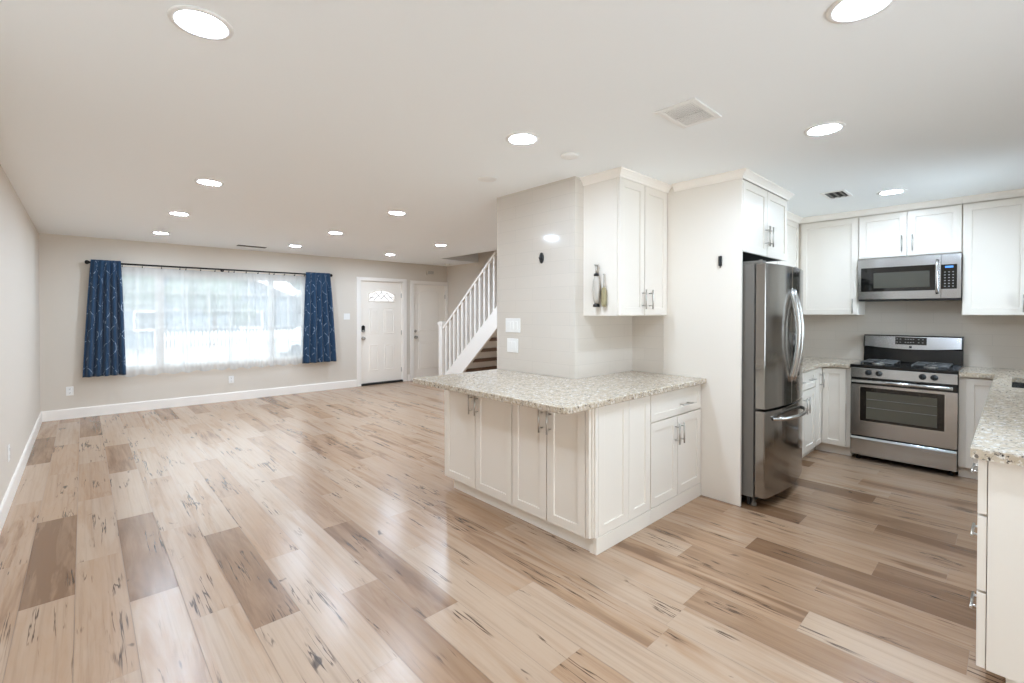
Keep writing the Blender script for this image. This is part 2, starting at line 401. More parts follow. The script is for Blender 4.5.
def make_floor():
    bm = bmesh.new(); lay = bm.loops.layers.float_color.new('plank'); rr = random.Random(11)
    def quad(x0, x1, y0, y1, tone):
        f = bm.faces.new([bm.verts.new((x, y, 0)) for x, y in ((x0, y0), (x1, y0), (x1, y1), (x0, y1))])
        c = (tone, rr.random(), rr.random(), 1)
        for l in f.loops: l[lay] = c
    for k in range(-2, 34):
        x0 = max(X0 + k * PIT + 0.0011, XL - 0.1); x1 = min(X0 + (k+1) * PIT - 0.0011, XK + 0.1)
        if x1 <= x0: continue
        y = YW + 0.13; J = list(KNOWN.get(k, []))
        if J:
            for (ye, t) in J[1:] if False else J:
                if ye < y: quad(x0, x1, ye + 0.0005, y - 0.0005, max(0, t + rr.uniform(-.03, .03) + (.15 if k >= 14 and ye < 1.2 else 0))); y = ye  # near kitchen planks toned darker to stand for the local shade
        else:
            y -= rr.uniform(0.2, 1.2)
            quad(x0, x1, y + 0.0005, YW + 0.1295, rr.choice([.05, .1, .3]))
        while y > YB:
            ye = max(y - 1.21, YB - 0.05)
            t = rr.choices([rr.uniform(0, .15), rr.uniform(.2, .45), rr.uniform(.6, .9)], [5, 4, 2])[0]
            quad(x0, x1, ye + 0.0005, y - 0.0005, t); y = ye
    n = len(bm.faces)
    b = [bm.verts.new(p) for p in ((XL - .1, YB - .1, -.0015), (XK + .1, YB - .1, -.0015), (XK + .1, YW + .13, -.0015), (XL - .1, YW + .13, -.0015))]
    f = bm.faces.new(b); f.material_index = 1
    lo = [bm.verts.new((v.co.x, v.co.y, -.12)) for v in b]
    for i in range(4):
        g = bm.faces.new((b[i], lo[i], lo[(i+1) % 4], b[(i+1) % 4])); g.material_index = 1
    g = bm.faces.new(lo[::-1]); g.material_index = 1
    me = bpy.data.meshes.new('floor'); bm.to_mesh(me); bm.free(); me.materials.append(M['floor']); me.materials.append(M['seam'])
    o = bpy.data.objects.new('floor', me); COL.objects.link(o); return struct(o, 'pale knotty wood plank floor', 'floor')
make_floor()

# ------------------------------------------------------------------ setting: walls and ceiling
WX0, WX1, WZ0, WZ1 = 0.30, 2.93, 0.60, 2.02               # picture window opening
D1 = (3.955, 4.868, 2.055); D2 = (5.125, 5.955, 2.04)      # door openings
T = 0.14
w = MB()
w.box(XL-T, WX0, YW, YW+T, 0, CEIL); w.box(WX0, WX1, YW, YW+T, 0, WZ0); w.box(WX0, WX1, YW, YW+T, WZ1, CEIL)
w.box(WX1, D1[0], YW, YW+T, 0, CEIL); w.box(D1[0], D1[1], YW, YW+T, D1[2], CEIL); w.box(D1[1], D2[0], YW, YW+T, 0, CEIL)
w.box(D2[0], D2[1], YW, YW+T, D2[2], CEIL); w.box(D2[1], XS+T, YW, YW+T, 0, CEIL)
struct(w.build('wall_front', M['wall']), 'greige wall with the picture window and two doors', 'wall')
struct(MB().box(XL-T, XL, YB-T, YW, 0, CEIL).build('wall_left', M['wall']), 'plain greige wall along the left side', 'wall')
YH = 7.50                                                   # stairwell opening in the ceiling
w = MB(); w.box(XS, XS+T, 3.12, YW, 0, 4.2)
struct(w.build('wall_right', M['wall']), 'greige wall beside the staircase', 'wall')
w = MB(); w.box(XK, XK+T, YB-T, 3.12, 0, CEIL)
struct(w.build('wall_range', M['tile']), 'tiled kitchen wall behind the range', 'wall')
struct(MB().box(2.75, 3.532, 2.276, 3.18, 0, CEIL).build('wall_pillar', M['tile']), 'tiled end of wall above the granite peninsula counter', 'wall')
struct(MB().box(3.532, XK, 1.978, 3.15, 0, CEIL).build('wall_kitchen', M['tile']), 'tiled kitchen wall behind the refrigerator', 'wall')
w = MB()
for a0, a1, z0, z1 in ((XL, -.2, 0, CEIL), (-.2, 2.2, 2.1, CEIL), (2.2, XK, 0, CEIL)):
    w.box(a0, a1, YB-T, YB, z0, z1)
struct(w.build('wall_back', M['wall']), 'greige wall behind the dining area', 'wall')
w = MB(); YS = -.62
for a0, a1, z0, z1 in ((4.0, 4.45, 0, CEIL), (4.45, 5.55, 0, 1.10), (4.45, 5.55, 2.08, CEIL), (5.55, XK, 0, CEIL)): w.box(a0, a1, YS-T, YS, z0, z1)
struct(w.build('wall_sink', M['tile']), 'tiled wall with the kitchen window behind the sink', 'wall')
HX = 5.05
w = MB()
w.box(XL-T, HX, YB-T, YW+T, CEIL, CEIL+.24); w.box(HX, XS+T+.2, YH, YW+T, CEIL, CEIL+.24); w.box(HX, XK+T, YB-T, 3.3, CEIL, CEIL+.24)
struct(w.build('ceiling', M['ceil']), 'flat white ceiling with recessed lights', 'ceiling')
w = MB(); w.box(HX-.1, HX, 3.2, YH+.1, CEIL+.24, 4.2); w.box(HX, XS, YH, YH+.1, CEIL+.24, 4.2); w.box(HX, XS, 3.2, 3.3, CEIL+.24, 4.2); w.box(HX-.1, XS+T, 3.2, YH+.1, 4.2, 4.3)
struct(w.build('wall_stairwell', M['wall']), 'upper walls of the stairwell', 'wall')

def baseboard(name, segs, h=0.135):
    m = MB()
    for fr, a0, a1 in segs:
        m.prism([(0, 0), (.015, 0), (.015, h-.012), (.009, h), (0, h)], lambda p, hh, fr=fr: fr.p(hh, p[0], p[1]), a0, a1)
    return struct(m.build(name, M['trim']), 'white baseboard', 'baseboard')
FRONT = F((0, YW, 0), (1, 0, 0), (0, -1, 0)); LEFT = F((XL, 0, 0), (0, 1, 0), (1, 0, 0)); STAIR = F((XS, 0, 0), (0, 1, 0), (-1, 0, 0))
baseboard('baseboard_front', [(FRONT, XL, 3.868), (FRONT, 4.972, 5.033)])
baseboard('baseboard_left', [(LEFT, YB, YW-.015)])
BACK = F((0, YB, 0), (1, 0, 0), (0, 1, 0))
baseboard('baseboard_back', [(BACK, XL+.015, -.2), (BACK, 2.2, XK)])

# unseen windows: patio doors added for light, sink window read off the bright tile
def window(name, fr, a0, a1, z0, z1, posts, label, muntins=None, cas=0.0, dep=0.05, d=-.07):
    f = MB(); t = .055
    f.box(a0, a1, d-dep/2, d+dep/2, z0, z0+t, fr); f.box(a0, a1, d-dep/2, d+dep/2, z1-t, z1, fr)
    f.box(a0, a0+t, d-dep/2, d+dep/2, z0+t, z1-t, fr); f.box(a1-t, a1, d-dep/2, d+dep/2, z0+t, z1-t, fr)
    for p, pw in posts: f.box(p-pw/2, p+pw/2, d-dep/2, d+dep/2, z0+t, z1-t, fr)
    root = f.build(name, M['trim'], None, 0.003); struct(root, label, 'window')
    edges = [a0+t] + [q for p, pw in posts for q in (p-pw/2, p+pw/2)] + [a1-t]
    for i in range(0, len(edges), 2):
        MB().box(edges[i], edges[i+1], d-.004, d+.004, z0+t, z1-t, fr).build('pane', M['pane'], root)
    if muntins:
        for i, (vs_, hs) in enumerate(muntins):
            g = MB(); e0, e1 = edges[2*i], edges[2*i+1]
            for v in vs_: g.box(v-.009, v+.009, d-.014, d+.014, z0+t, z1-t, fr)
            for hz in hs: g.box(e0, e1, d-.0135, d+.0135, hz-.009, hz+.009, fr)
            g.build('muntin_grid', M['trim'], root)
    return root
HZ = [1.73, 1.46, 1.19, .92]
win = window('window_1', FRONT, WX0, WX1, WZ0, WZ1, [(.842, .10), (2.375, .09)], 'wide white picture window with divided panes behind the sheer curtain',
       [([.587], HZ), ([1.18, 1.47, 1.75, 2.04], HZ), ([2.655], HZ)])
m = MB(); m.box(WX0+.001, WX1-.001, -.045, .012, WZ0, WZ0+.018, FRONT); m.build('sill', M['trim'], win, .003)
window('window_2', BACK, -.2, 2.2, 0.0, 2.1, [(1.0, .08)], 'glazed patio doors added unseen behind the dining area')
window('window_3', F((0, -.62, 0), (1, 0, 0), (0, 1, 0)), 4.45, 5.55, 1.10, 2.08, [(5.0, .05)], 'kitchen window over the sink')

# front doors
def knob(parent, fr, a, z, mat_, name='knob', label=None, s=1.0):
    n = fr.n; c = fr.p(a, 0, z)
    o = MB().lathe(c, n, [(0, 0), (.033*s, 0), (.033*s, .006), (.016*s, .012), (.013*s, .03), (.024*s, .038), (.029*s, .05), (.027*s, .062), (.015*s, .069), (0, .07)], 24).build(name, mat_, parent)
    if label: o['label'] = label
    return o
def raised(m, fr, a0, a1, z0, z1, d, arch=0.0):
    """moulded door panel standing in a shallow groove"""
    if arch:
        n = 14; top = [(a1 - (a1-a0)*i/n, z1 - arch + arch*math.sin(math.pi*i/n)) for i in range(n+1)]
        P = [(a0, z0), (a1, z0)] + top
    else: P = [(a0, z0), (a1, z0), (a1, z1), (a0, z1)]
    cx = (a0+a1)/2; cz = (z0+z1)/2
    def ins(k): return [(a + (cx-a)*k/abs((a1-a0)/2), z + (cz-z)*k/abs((z1-z0)/2)) for a, z in P]
    rings = [[m.bm.verts.new(fr.p(a, dd, z)) for a, z in ins(k)] for k, dd in ((0, d-.001), (0, d+.004), (.012, d+.010), (.02, d+.004), (.03, d+.003), (.055, d+.008))]
    for A, B in zip(rings, rings[1:]):
        for i in range(len(A)):
            j = (i+1) % len(A); m.bm.faces.new((A[i], A[j], B[j], B[i]))
    m.bm.faces.new(rings[-1])
def casing(root, a0, a1, z1, cw=.085, legs=(True, True)):
    c = MB(); d = .018
    c.box(a0-cw, a0, 0, d, 0, z1, FRONT); c.box(a1, a1+cw if legs[1] else a1+.03, 0, d, 0, z1, FRONT); c.box(a0-cw, a1+(cw if legs[1] else .03), 0, d, z1, z1+.062, FRONT)
    c.box(a0-.001, a0+.012, -T, 0, 0, z1, FRONT); c.box(a1-.012, a1+.001, -T, 0, 0, z1, FRONT); c.box(a0, a1, -T, 0, z1-.012, z1+.001, FRONT)
    return c.build('casing', M['trim'], root, .003)
def hinge(root, a, z):
    m = MB(); m.box(a-.011, a+.011, -.0345, -.0285, z-.045, z+.045, FRONT); m.tube([FRONT.p(a+.004, -.025, z-.048), FRONT.p(a+.004, -.025, z+.048)], .006, 8)
    return m.build('hinge', M['nickel'], root)
DD = -.035
r = thing('door_1', 'white front door with arched leaded glass lite and dark keypad lock', 'door', (4.41, YW, 0), kind='structure')
casing(r, D1[0], D1[1], D1[2])
m = MB()
zl0, zl1 = 1.650, 1.885
m.box(D1[0]+.014, D1[1]-.014, DD-.04, DD, .04, zl0, FRONT); m.box(D1[0]+.014, 4.137, DD-.04, DD, zl0, zl1, FRONT); m.box(4.697, D1[1]-.014, DD-.04, DD, zl0, zl1, FRONT)
m.box(D1[0]+.014, D1[1]-.014, DD-.04, DD, zl1, D1[2]-.014, FRONT)
n = 16
arc = [(4.137 + .56*i/n, 1.80 + .08*math.sin(math.pi*i/n)) for i in range(n+1)]
m.prism([(4.697, zl1), (4.137, zl1)] + arc, lambda p, hh: FRONT.p(p[0], hh, p[1]), DD-.04, DD)
for a0, a1, z0, z1 in ((4.15, 4.355, 1.0, 1.52), (4.455, 4.69, 1.0, 1.52), (4.15, 4.345, .27, .79), (4.465, 4.685, .27, .79)): raised(m, FRONT, a0, a1, z0, z1, DD)
m.build('slab', M['door'], r)
m = MB(); m.box(4.13, 4.704, DD-.026, DD-.02, 1.64, 1.88, FRONT); m.build('glass_lite', M['frost'], r)['label'] = 'arched leaded glass lite'
m = MB()     # leading of the lite
for a, b in (((4.14, 1.665), (4.30, 1.83)), ((4.30, 1.83), (4.417, 1.70)), ((4.417, 1.70), (4.534, 1.83)), ((4.534, 1.83), (4.69, 1.665)), ((4.24, 1.652), (4.417, 1.83)), ((4.417, 1.83), (4.594, 1.652)), ((4.137, 1.74), (4.28, 1.72)), ((4.55, 1.72), (4.697, 1.74)), ((4.417, 1.83), (4.417, 1.88))):
    m.tube([FRONT.p(a[0], DD-.018, a[1]), FRONT.p(b[0], DD-.016, b[1])], .006, 6)
m.build('leading', mat('lead_came', lin(96, 96, 98), 0.5, 0.5), r)
m = MB()
m.tube([FRONT.p(a, DD+.002, z) for a, z in arc], .012, 8); m.tube([FRONT.p(a, DD+.002, z) for a, z in (arc[0], (4.137, zl0), (4.697, zl0), arc[-1])], .012, 8)
m.build('lite_frame', M['door'], r)
m = MB(); m.prism([(4.018 + .033*math.cos(t)*(1), 1.075 + .033*math.sin(t) + (.07 if math.sin(t) > 0 else 0)) for t in [2*math.pi*(i+.5)/28 for i in range(28)]], lambda p, hh: FRONT.p(p[0], hh, p[1]), DD, DD+.022)
lk = m.build('keypad_lock', M['black'], r, .003); lk['label'] = 'dark keypad lock'
MB().lathe(FRONT.p(4.018, DD+.022, 1.066), FRONT.n, [(0, 0), (.024, 0), (.024, .008), (.014, .014), (0, .014)], 20).build('thumb_turn', M['nickel'], lk)
knob(r, F(FRONT.p(0, DD, 0), FRONT.u, FRONT.n), 4.018, .925, M['nickel'])
for z in (.25, 1.015, 1.778): hinge(r, D1[1]-.012, z)
MB().box(D1[0]+.013, D1[1]-.013, -.09, .03, 0, .038, FRONT).build('threshold', M['blackmat'], r, .002)['label'] = 'black threshold sweep'

r = thing('door_2', 'plain white two panel door between front door and staircase', 'door', (5.54, YW, 0), kind='structure')
casing(r, D2[0], D2[1], D2[2], legs=(True, False))
m = MB(); m.box(D2[0]+.014, D2[1]-.014, DD-.04, DD, .012, D2[2]-.014, FRONT)
raised(m, FRONT, 5.26, 5.82, 1.03, 1.92, DD, .06); raised(m, FRONT, 5.26, 5.82, .22, .81, DD)
m.build('slab', M['door'], r)
fr = F(FRONT.p(0, DD, 0), FRONT.u, FRONT.n)
knob(r, fr, 5.188, .905, M['nickel'])
MB().lathe(fr.p(5.188, 0, 1.035), FRONT.n, [(0, 0), (.03, 0), (.03, .010), (.02, .02), (0, .02)], 20).build('deadbolt', M['nickel'], r)
for z in (.25, 1.0, 1.78): hinge(r, D2[1]-.012, z)

# ------------------------------------------------------------------ staircase
st = thing('staircase', 'staircase with brown treads and white risers rising beside the greige wall', 'staircase', (5.5, 7.4, 0))
zs = lambda y: 1.52 - .85*(y - 5.839)
zb = lambda y: 1.137 - .87*(y - 5.858)
sx = lambda p, x: Vector((x, p[0], p[1]))
ytop = 4.77
m = MB(); m.prism([(7.375, 0), (7.375, zs(7.375)), (ytop, zs(ytop)), (ytop, zb(ytop)), (5.858 + 1.137/.87, 0)], sx, 5.03, 5.075)
m.build('stringer', M['trim'], st, .003)
RIS, RUN, Y1 = .20, .235, 7.27
for k in range(11):
    yk = Y1 - RUN*k; zt = RIS*(k+1)
    MB().box(5.076, XS-.001, yk-.018, yk, zt-RIS+.001, zt-.062).build('riser', M['trim'], st)
    MB().box(5.076, XS-.001, yk-RUN-.045, yk+.025, zt-.06, zt).build('tread', M['tread'], st, .004)
sr = thing('stair_railing', 'white stair railing with square newel post and slim balusters', 'stair railing', (5.05, 7.43, 0))
zr = lambda y: 2.433 - .85*(y - 5.878)
m = MB(); c = (5.052, 7.432)
def sq(mm, hw, z0, z1): mm.box(c[0]-hw, c[0]+hw, c[1]-hw, c[1]+hw, z0, z1)
sq(m, .055, 0, 1.18); sq(m, .062, 1.18, 1.20)
m.build('newel_post', M['trim'], sr, .003)
m = MB(); sq(m, .072, 1.20, 1.24); sq(m, .055, 1.24, 1.258); m.build('newel_cap', M['trim'], sr, .006)
m = MB(); y0, y1 = 7.376, 5.86
m.prism([(y0, zr(y0)-.055), (y0, zr(y0)), (y1, zr(y1)), (y1, zr(y1)-.055)], sx, 5.022, 5.082); m.build('handrail', M['trim'], sr, .008)
for k in range(20):
    y = 7.295 - .1265*k
    if y < 5.25: break
    MB().box(5.031, 5.073, y-.021, y+.021, zs(y)-.012, min(zr(y)-.045, CEIL-.002)).build('baluster', M['trim'], sr, .002)

# ------------------------------------------------------------------ cabinet helpers
def pull(door, fr, a, z, L=.15, vert=True, d=0, mat_=None, so=.034):
    m = MB(); d0, d1 = d, d+so
    pts = [fr.p(a, d1, z-L/2), fr.p(a, d1, z+L/2)] if vert else [fr.p(a-L/2, d1, z), fr.p(a+L/2, d1, z)]
    m.tube(pts, .006 if so > .03 else .0045, 12)
    for s in (-1, 1):
        q = fr.p(a, d0, z+s*L*.32) if vert else fr.p(a+s*L*.32, d0, z)
        m.tube([q, q + fr.n*(d1-d0)], .0045, 10)
    return m.build('handle', mat_ or M['nickel'], door)
def door(root, fr, a0, a1, z0, z1, hp=None, vert=True, d=0.0, name='door', t=.02, st=.057, hl=.15, so=.034):
    o = MB().panel(fr, a0+.0022, a1-.0022, z0+.0022, z1-.0022, d+.001, d+t, st=st).build(name, M['cab'], root, .0015)
    if hp: pull(o, fr, hp[0], hp[1], L=hl, vert=vert, d=d+t, so=so)
    return o
def carcass(root, fr, a0, a1, z0, z1, dep, name='body'):
    return MB().box(a0+.0005, a1-.0005, -dep, 0, z0, z1, fr).build(name, M['cab'], root, .001)

# ------------------------------------------------------------------ peninsula
CT, CB = .917, .879
LX = F((2.18, 0, 0), (0, 1, 0), (-1, 0, 0))        # long face toward the living room
PEN = 'cabinets under the peninsula counter'
r = thing('base_cabinet', 'two door base cabinet at the far end of the peninsula toward the stairs', 'cabinet', (2.45, 2.75, 0), PEN)
carcass(r, LX, 2.3435, 3.155, .10, CB, .565); MB().box(2.3435, 3.09, -.5, -.03, 0, .10, LX).build('toe_kick', M['cab'], r)
door(r, LX, 2.345, 2.748, .095, CB-.012, (2.785-.07, .735)); door(r, LX, 2.752, 3.152, .095, CB-.012, (2.785, .735))
r = thing('base_cabinet', 'two door base cabinet beside the outer corner of the peninsula', 'cabinet', (2.45, 2.0, 0), PEN)
carcass(r, LX, 1.705, 2.3425, .10, CB, .58); MB().box(1.705, 2.3425, -.5, -.03, 0, .10, LX).build('toe_kick', M['cab'], r)
door(r, LX, 2.020, 2.341, .095, CB-.012, (2.055, .735)); door(r, LX, 1.706, 2.016, .095, CB-.012, (1.985, .735))
PF = F((0, 1.675, 0), (1, 0, 0), (0, -1, 0))       # kitchen face of the peninsula
r = thing('cabinet_end_panel', 'blank white panel with fluted corner post under the peninsula counter corner', 'panel', (2.49, 1.69, 0))
MB().box(2.1995, 2.790, -.029, 0, .0, CB, PF).build('backing', M['cab'], r)
for a0, a1 in ((2.222, 2.536), (2.539, 2.79)): MB().panel(PF, a0, a1, .10, CB, .001, .019).build('face_panel', M['cab'], r, .0015)
m = MB()
m.box(2.160, 2.1985, -.029, -.004, .10, CB, PF); m.box(2.178, 2.2205, -.0035, .008, .10, CB, PF); m.box(2.190, 2.2205, .0085, .019, .10, CB, PF)
m.build('corner_post', M['cab'], r, .002)
MB().box(2.1995, 2.790, .0005, .022, 0, .098, PF).build('base_strip', M['cab'], r, .002)
r = thing('base_cabinet', 'base cabinet with one drawer over two doors against the tall refrigerator panel', 'cabinet', (3.15, 1.95, 0), PEN)
carcass(r, PF, 2.7915, 3.530, .0, CB, .598)
door(r, PF, 2.797, 3.527, .683, CB-.012, (3.25, .755), vert=False, name='drawer', st=.045)
door(r, PF, 2.797, 3.160, .10, .677, (3.128, .555)); door(r, PF, 3.164, 3.527, .10, .677, (3.196, .555))
MB().box(2.7915, 3.530, .0005, .022, 0, .098, PF).build('base_strip', M['cab'], r, .002)

def slab_poly(name, poly, label, holes=None):
    m = MB(); m.prism(poly, lambda p, hh: Vector((p[0], p[1], hh)), CB, CT)
    o = m.build(name, M['granite'], None, .006, seg=3); return tag(o, label, 'countertop')
slab_poly('countertop', [(1.872, 3.165), (1.872, 1.66), (1.879, 1.637), (1.894, 1.622), (1.917, 1.612), (3.5305, 1.612), (3.5305, 2.2755), (2.7495, 2.2755), (2.7495, 3.165)],
          'speckled beige granite worktop on the peninsula below the tiled pillar')

# upper cabinet over the peninsula
def crown_run(root, path, drop=.055, proj=.045, name='crown_moulding', z=CEIL):
    """path: list of (point, outward normal) corners, mitred"""
    prof = [(0, -drop), (.008, -drop), (.012, -drop+.012), (.024, -drop*.5), (.038, -.014), (proj, -.010), (proj, 0), (0, 0)]
    m = MB(); rows = []
    for (x, y, nx, ny) in path:
        rows.append([m.bm.verts.new((x + nx*d, y + ny*d, z - .0005 + h)) for d, h in prof])
    n = len(prof)
    for A, B in zip(rows, rows[1:]):
        for i in range(n): m.bm.faces.new((A[i], A[(i+1) % n], B[(i+1) % n], B[i]))
    m.bm.faces.new(rows[0]); m.bm.faces.new(rows[-1][::-1])
    return m.build(name, M['trim'], root)
ZU = 1.400; ZT = 2.405
UF = F((0, 1.965, 0), (1, 0, 0), (0, -1, 0))
r = thing('wall_cabinet', 'white two door wall cabinet hung over the peninsula beside the tiled pillar', 'cabinet', (3.19, 2.1, ZU))
MB().box(2.853, 3.5315, -.3105, 0, ZU, CEIL-.002, UF).build('body', M['cab'], r, .001)
door(r, UF, 2.8545, 3.187, ZU+.002, ZT, (3.187-.03, 1.525)); door(r, UF, 3.191, 3.530, ZU+.002, ZT, (3.191+.033+.03, 1.525))
crown_run(r, [(2.853, 2.2755, -1, 0), (2.853, 1.945, -1, -1), (3.5315, 1.945, 0, -1)])

# things on the side of that cabinet
SX = 2.853
r = thing('glass_dispenser', 'clear tube dispenser with dark ends hung on the side of the wall cabinet', 'dispenser', (SX-.03, 2.128, 1.466))
c = Vector((SX-.031, 2.128, 0))
MB().lathe(c + Vector((0, 0, 1.492)), (0, 0, 1), [(0, 0), (.014, 0), (.024, .03), (.030, .10), (.026, .165), (.015, .205), (0, .205)], 20).build('tube', M['clear'], r)
m = MB(); m.lathe(c + Vector((0, 0, 1.466)), (0, 0, 1), [(0, 0), (.026, 0), (.024, .018), (.014, .026), (0, .026)], 20); m.build('foot', M['blackmat'], r)
m = MB(); m.lathe(c + Vector((0, 0, 1.697)), (0, 0, 1), [(0, 0), (.021, 0), (.017, .018), (0, .022)], 20); m.build('collar', M['blackmat'], r)
m = MB(); m.tube([c + Vector((0, 0, 1.715)), c + Vector((0, 0, 1.775))], .009, 12); m.lathe(c + Vector((0, 0, 1.775)), (0, 0, 1), [(0, 0), (.016, 0), (.018, .010), (0, .012)], 16)
m.build('plunger', M['nickel'], r)
r = thing('bottle_brush', 'olive brush with a thin pale handle hung beside the clear dispenser', 'brush', (SX-.02, 2.066, 1.466))
c = Vector((SX-.022, 2.066, 0))
MB().lathe(c + Vector((0, 0, 1.466)), (0, 0, 1), [(0, 0), (.018, .002), (.021, .02), (.021, .115), (.014, .14), (0, .148)], 20).build('bristle_head', M['olive'], r)
m = MB(); m.tube([c + Vector((0, 0, 1.61)), c + Vector((0, 0, 1.70))], [.006, .005], 10); m.lathe(c + Vector((0, 0, 1.70)), (0, 0, 1), [(0, 0), (.009, .004), (.006, .012), (0, .014)], 12)
m.build('handle', M['clear'], r)

# plates and devices on walls
def plate(name, fr, a, z, wdt, h, label, cat, n=1, kind='rocker'):
    r = MB().box(a-wdt/2, a+wdt/2, 0.0005, .007, z-h/2, z+h/2, fr).build(name, M['plastic'], None, .0025); tag(r, label, cat)
    for k in range(n):
        ac = a + (k - (n-1)/2)*.046
        if kind == 'rocker':
            MB().box(ac-.0165, ac+.0165, .0065, .0105, z-.033, z+.033, fr).build('rocker', M['plastic'], r, .0015)
        else:
            for s in (-1, 1):
                q = MB().box(ac-.0165, ac+.0165, .0065, .009, z+s*.026-.017, z+s*.026+.017, fr).build('socket', M['plastic'], r, .004)
                mm = MB()
                for t in (-.006, .006): mm.box(ac+t-.0012, ac+t+.0012, .0088, .0094, z+s*.026-.002, z+s*.026+.008, fr)
                mm.tube([fr.p(ac, .0088, z+s*.026-.008), fr.p(ac, .0094, z+s*.026-.008)], .003, 8)
                mm.build('slots', M['dark'], q)
    return r
PIL = F((2.75, 0, 0), (0, 1, 0), (-1, 0, 0))
plate('switch_plate', PIL, 2.965, 1.313, .185, .122, 'wide white switch plate on tiled pillar, upper of two plates', 'switch', 3)
plate('switch_plate', PIL, 2.968, 1.138, .14, .122, 'smaller white switch plate on tiled pillar just above the granite', 'switch', 2)
plate('switch_plate', FRONT, 3.68, 1.353, .12, .115, 'white light switch plate on the wall left of the front door', 'switch', 2)
plate('outlet', FRONT, -.138, .372, .075, .12, 'white outlet low on window wall below the left blue curtain', 'outlet', 1, 'out')
plate('outlet', FRONT, 1.758, .342, .075, .12, 'white outlet low on wall under the middle of the window', 'outlet', 1, 'out')
plate('outlet', LEFT, 5.06, .382, .075, .12, 'white outlet low on the left wall near the frame edge', 'outlet', 1, 'out')
m = MB(); m.lathe(PIL.p(2.622, .0005, 1.868), PIL.n, [(0, 0), (.024, 0), (.024, .006), (.018, .012), (0, .013)], 24)
for v in m.bm.verts: v.co.z = 1.868 + (v.co.z - 1.868)*1.85
r = m.build('wall_hook', M['blackmat'], None); tag(r, 'small dark oval wall fitting high on the tiled pillar', 'fitting')
MB().tube([PIL.p(2.622, .012, 1.862), PIL.p(2.622, .024, 1.855), PIL.p(2.622, .03, 1.862), PIL.p(2.622, .031, 1.874)], .004, 8).build('peg', M['bronze'], r)
r = MB().box(5.43, 5.62, .0005, .045, 2.245, 2.335, FRONT).build('door_chime', M['wall'], None, .006); tag(r, 'small beige door chime box above the plain two panel door', 'chime')
m = MB()
for k in range(6): m.box(5.455, 5.595, .0448, .047, 2.262+.011*k, 2.267+.011*k, FRONT)
m.build('grille', M['ventgrey'], r)

# ------------------------------------------------------------------ refrigerator bay
r = thing('tall_end_panel', 'tall white end panel standing between the peninsula and refrigerator', 'panel', (3.543, 1.67, 0))
MB().box(3.5335, 3.555, 1.3605, 1.9775, 0, CEIL-.002).build('board', M['cab'], r, .0015)
crown_run(r, [(3.5335, 1.886, -1, 0), (3.5335, 1.3605, -1, -1), (3.556, 1.3605, 0, -1)])
PNL = F((3.5335, 0, 0), (0, 1, 0), (-1, 0, 0))
m = MB().box(1.499, 1.524, .0005, .013, 1.774, 1.85, PNL); r = m.build('wall_remote', M['blackmat'], None, .004); tag(r, 'small black device mounted on the tall white panel', 'device')
MB().tube([PNL.p(1.511, .007, 1.775), PNL.p(1.511, .010, 1.760), PNL.p(1.511, .016, 1.764)], .004, 8).build('hook', M['nickel'], r)
CF = F((0, 1.38, 0), (1, 0, 0), (0, -1, 0))
r = thing('wall_cabinet', 'deep two door cabinet bridging over the refrigerator', 'cabinet', (4.05, 1.6, 1.875))
MB().box(3.5565, 4.53, -.597, 0, 1.885, CEIL-.002, CF).build('body', M['cab'], r, .001)
MB().box(3.558, 4.528, -.595, -.001, 1.8805, 1.8848, CF).build('underside', M['dark'], r)['label'] = 'underside coloured dark for recess shade'  # dark sheet standing in for shade under the bridging cabinet
door(r, CF, 3.562, 4.044, 1.872, ZT-.005, (4.044-.035, 2.03), hl=.16); door(r, CF, 4.048, 4.529, 1.872, ZT-.005, (4.048+.035, 2.03), hl=.16)
crown_run(r, [(3.5565, 1.3605, 0, -1), (4.53, 1.3605, 1, -1), (4.53, 1.977, 1, 0)])

# refrigerator
FX0, FX1, FYB, FZ = 3.572, 4.440, 1.285, 1.790
r = thing('refrigerator', 'stainless french door refrigerator with bottom freezer drawer', 'refrigerator', (4.0, 1.6, 0))
MB().box(FX0, FX1, FYB, 1.96, .075, FZ-.012).build('body', M['fridge_side'], r, .004)
MB().box(FX0+.002, FX1-.002, FYB+.10, 1.959, FZ-.0119, FZ-.004).build('recess_shade_top', M['blackmat'], r)  # black sheet standing in for shade in the gap above the refrigerator
def fridge_front(x): 
    t = (x - (FX0+FX1)/2) / ((FX1-FX0)/2); return 1.165 + .045*t*t
def fdoor(name, x0, x1, z0, z1, label):
    n = 14; m = MB(); pts = [(x0, FYB-.008)]
    fx = [x0 + (x1-x0)*i/n for i in range(n+1)]
    pts += [(x, fridge_front(x)) for x in fx] + [(x1, FYB-.008)]
    m.prism(pts, lambda p, hh: Vector((p[0], p[1], hh)), z0, z1)
    o = m.build(name, M['steel_fridge'], r, .006, seg=3); o['label'] = label
    return o
MIDX = (FX0+FX1)/2
dl = fdoor('door', FX0, MIDX-.003, .725, FZ-.012, 'left refrigerator door'); dr = fdoor('door', MIDX+.003, FX1, .725, FZ-.012, 'right refrigerator door')
fz = fdoor('freezer_drawer', FX0, FX1, .085, .712, 'freezer drawer')
for o, s in ((dl, -1), (dr, 1)):
    x = MIDX + s*.033; m = MB(); P = []
    for i in range(17):
        t = i/16; z = .90 + .70*t; bow = math.sin(math.pi*t)
        P.append((x + s*0.006*bow, fridge_front(x) + .004 - .058*bow**.8, z))
    m.tube(P, .0145, 12, sx=1.25); m.build('handle', M['chrome'], o, smooth=False)
m = MB(); P = []
for i in range(21):
    t = i/20; x = FX0 + .11 + (FX1-FX0-.22)*t; bow = math.sin(math.pi*t)
    P.append((x, fridge_front(x) + .004 - .07*bow**.5, .648))
m.tube(P, .0135, 12); m.build('handle', M['chrome'], fz)
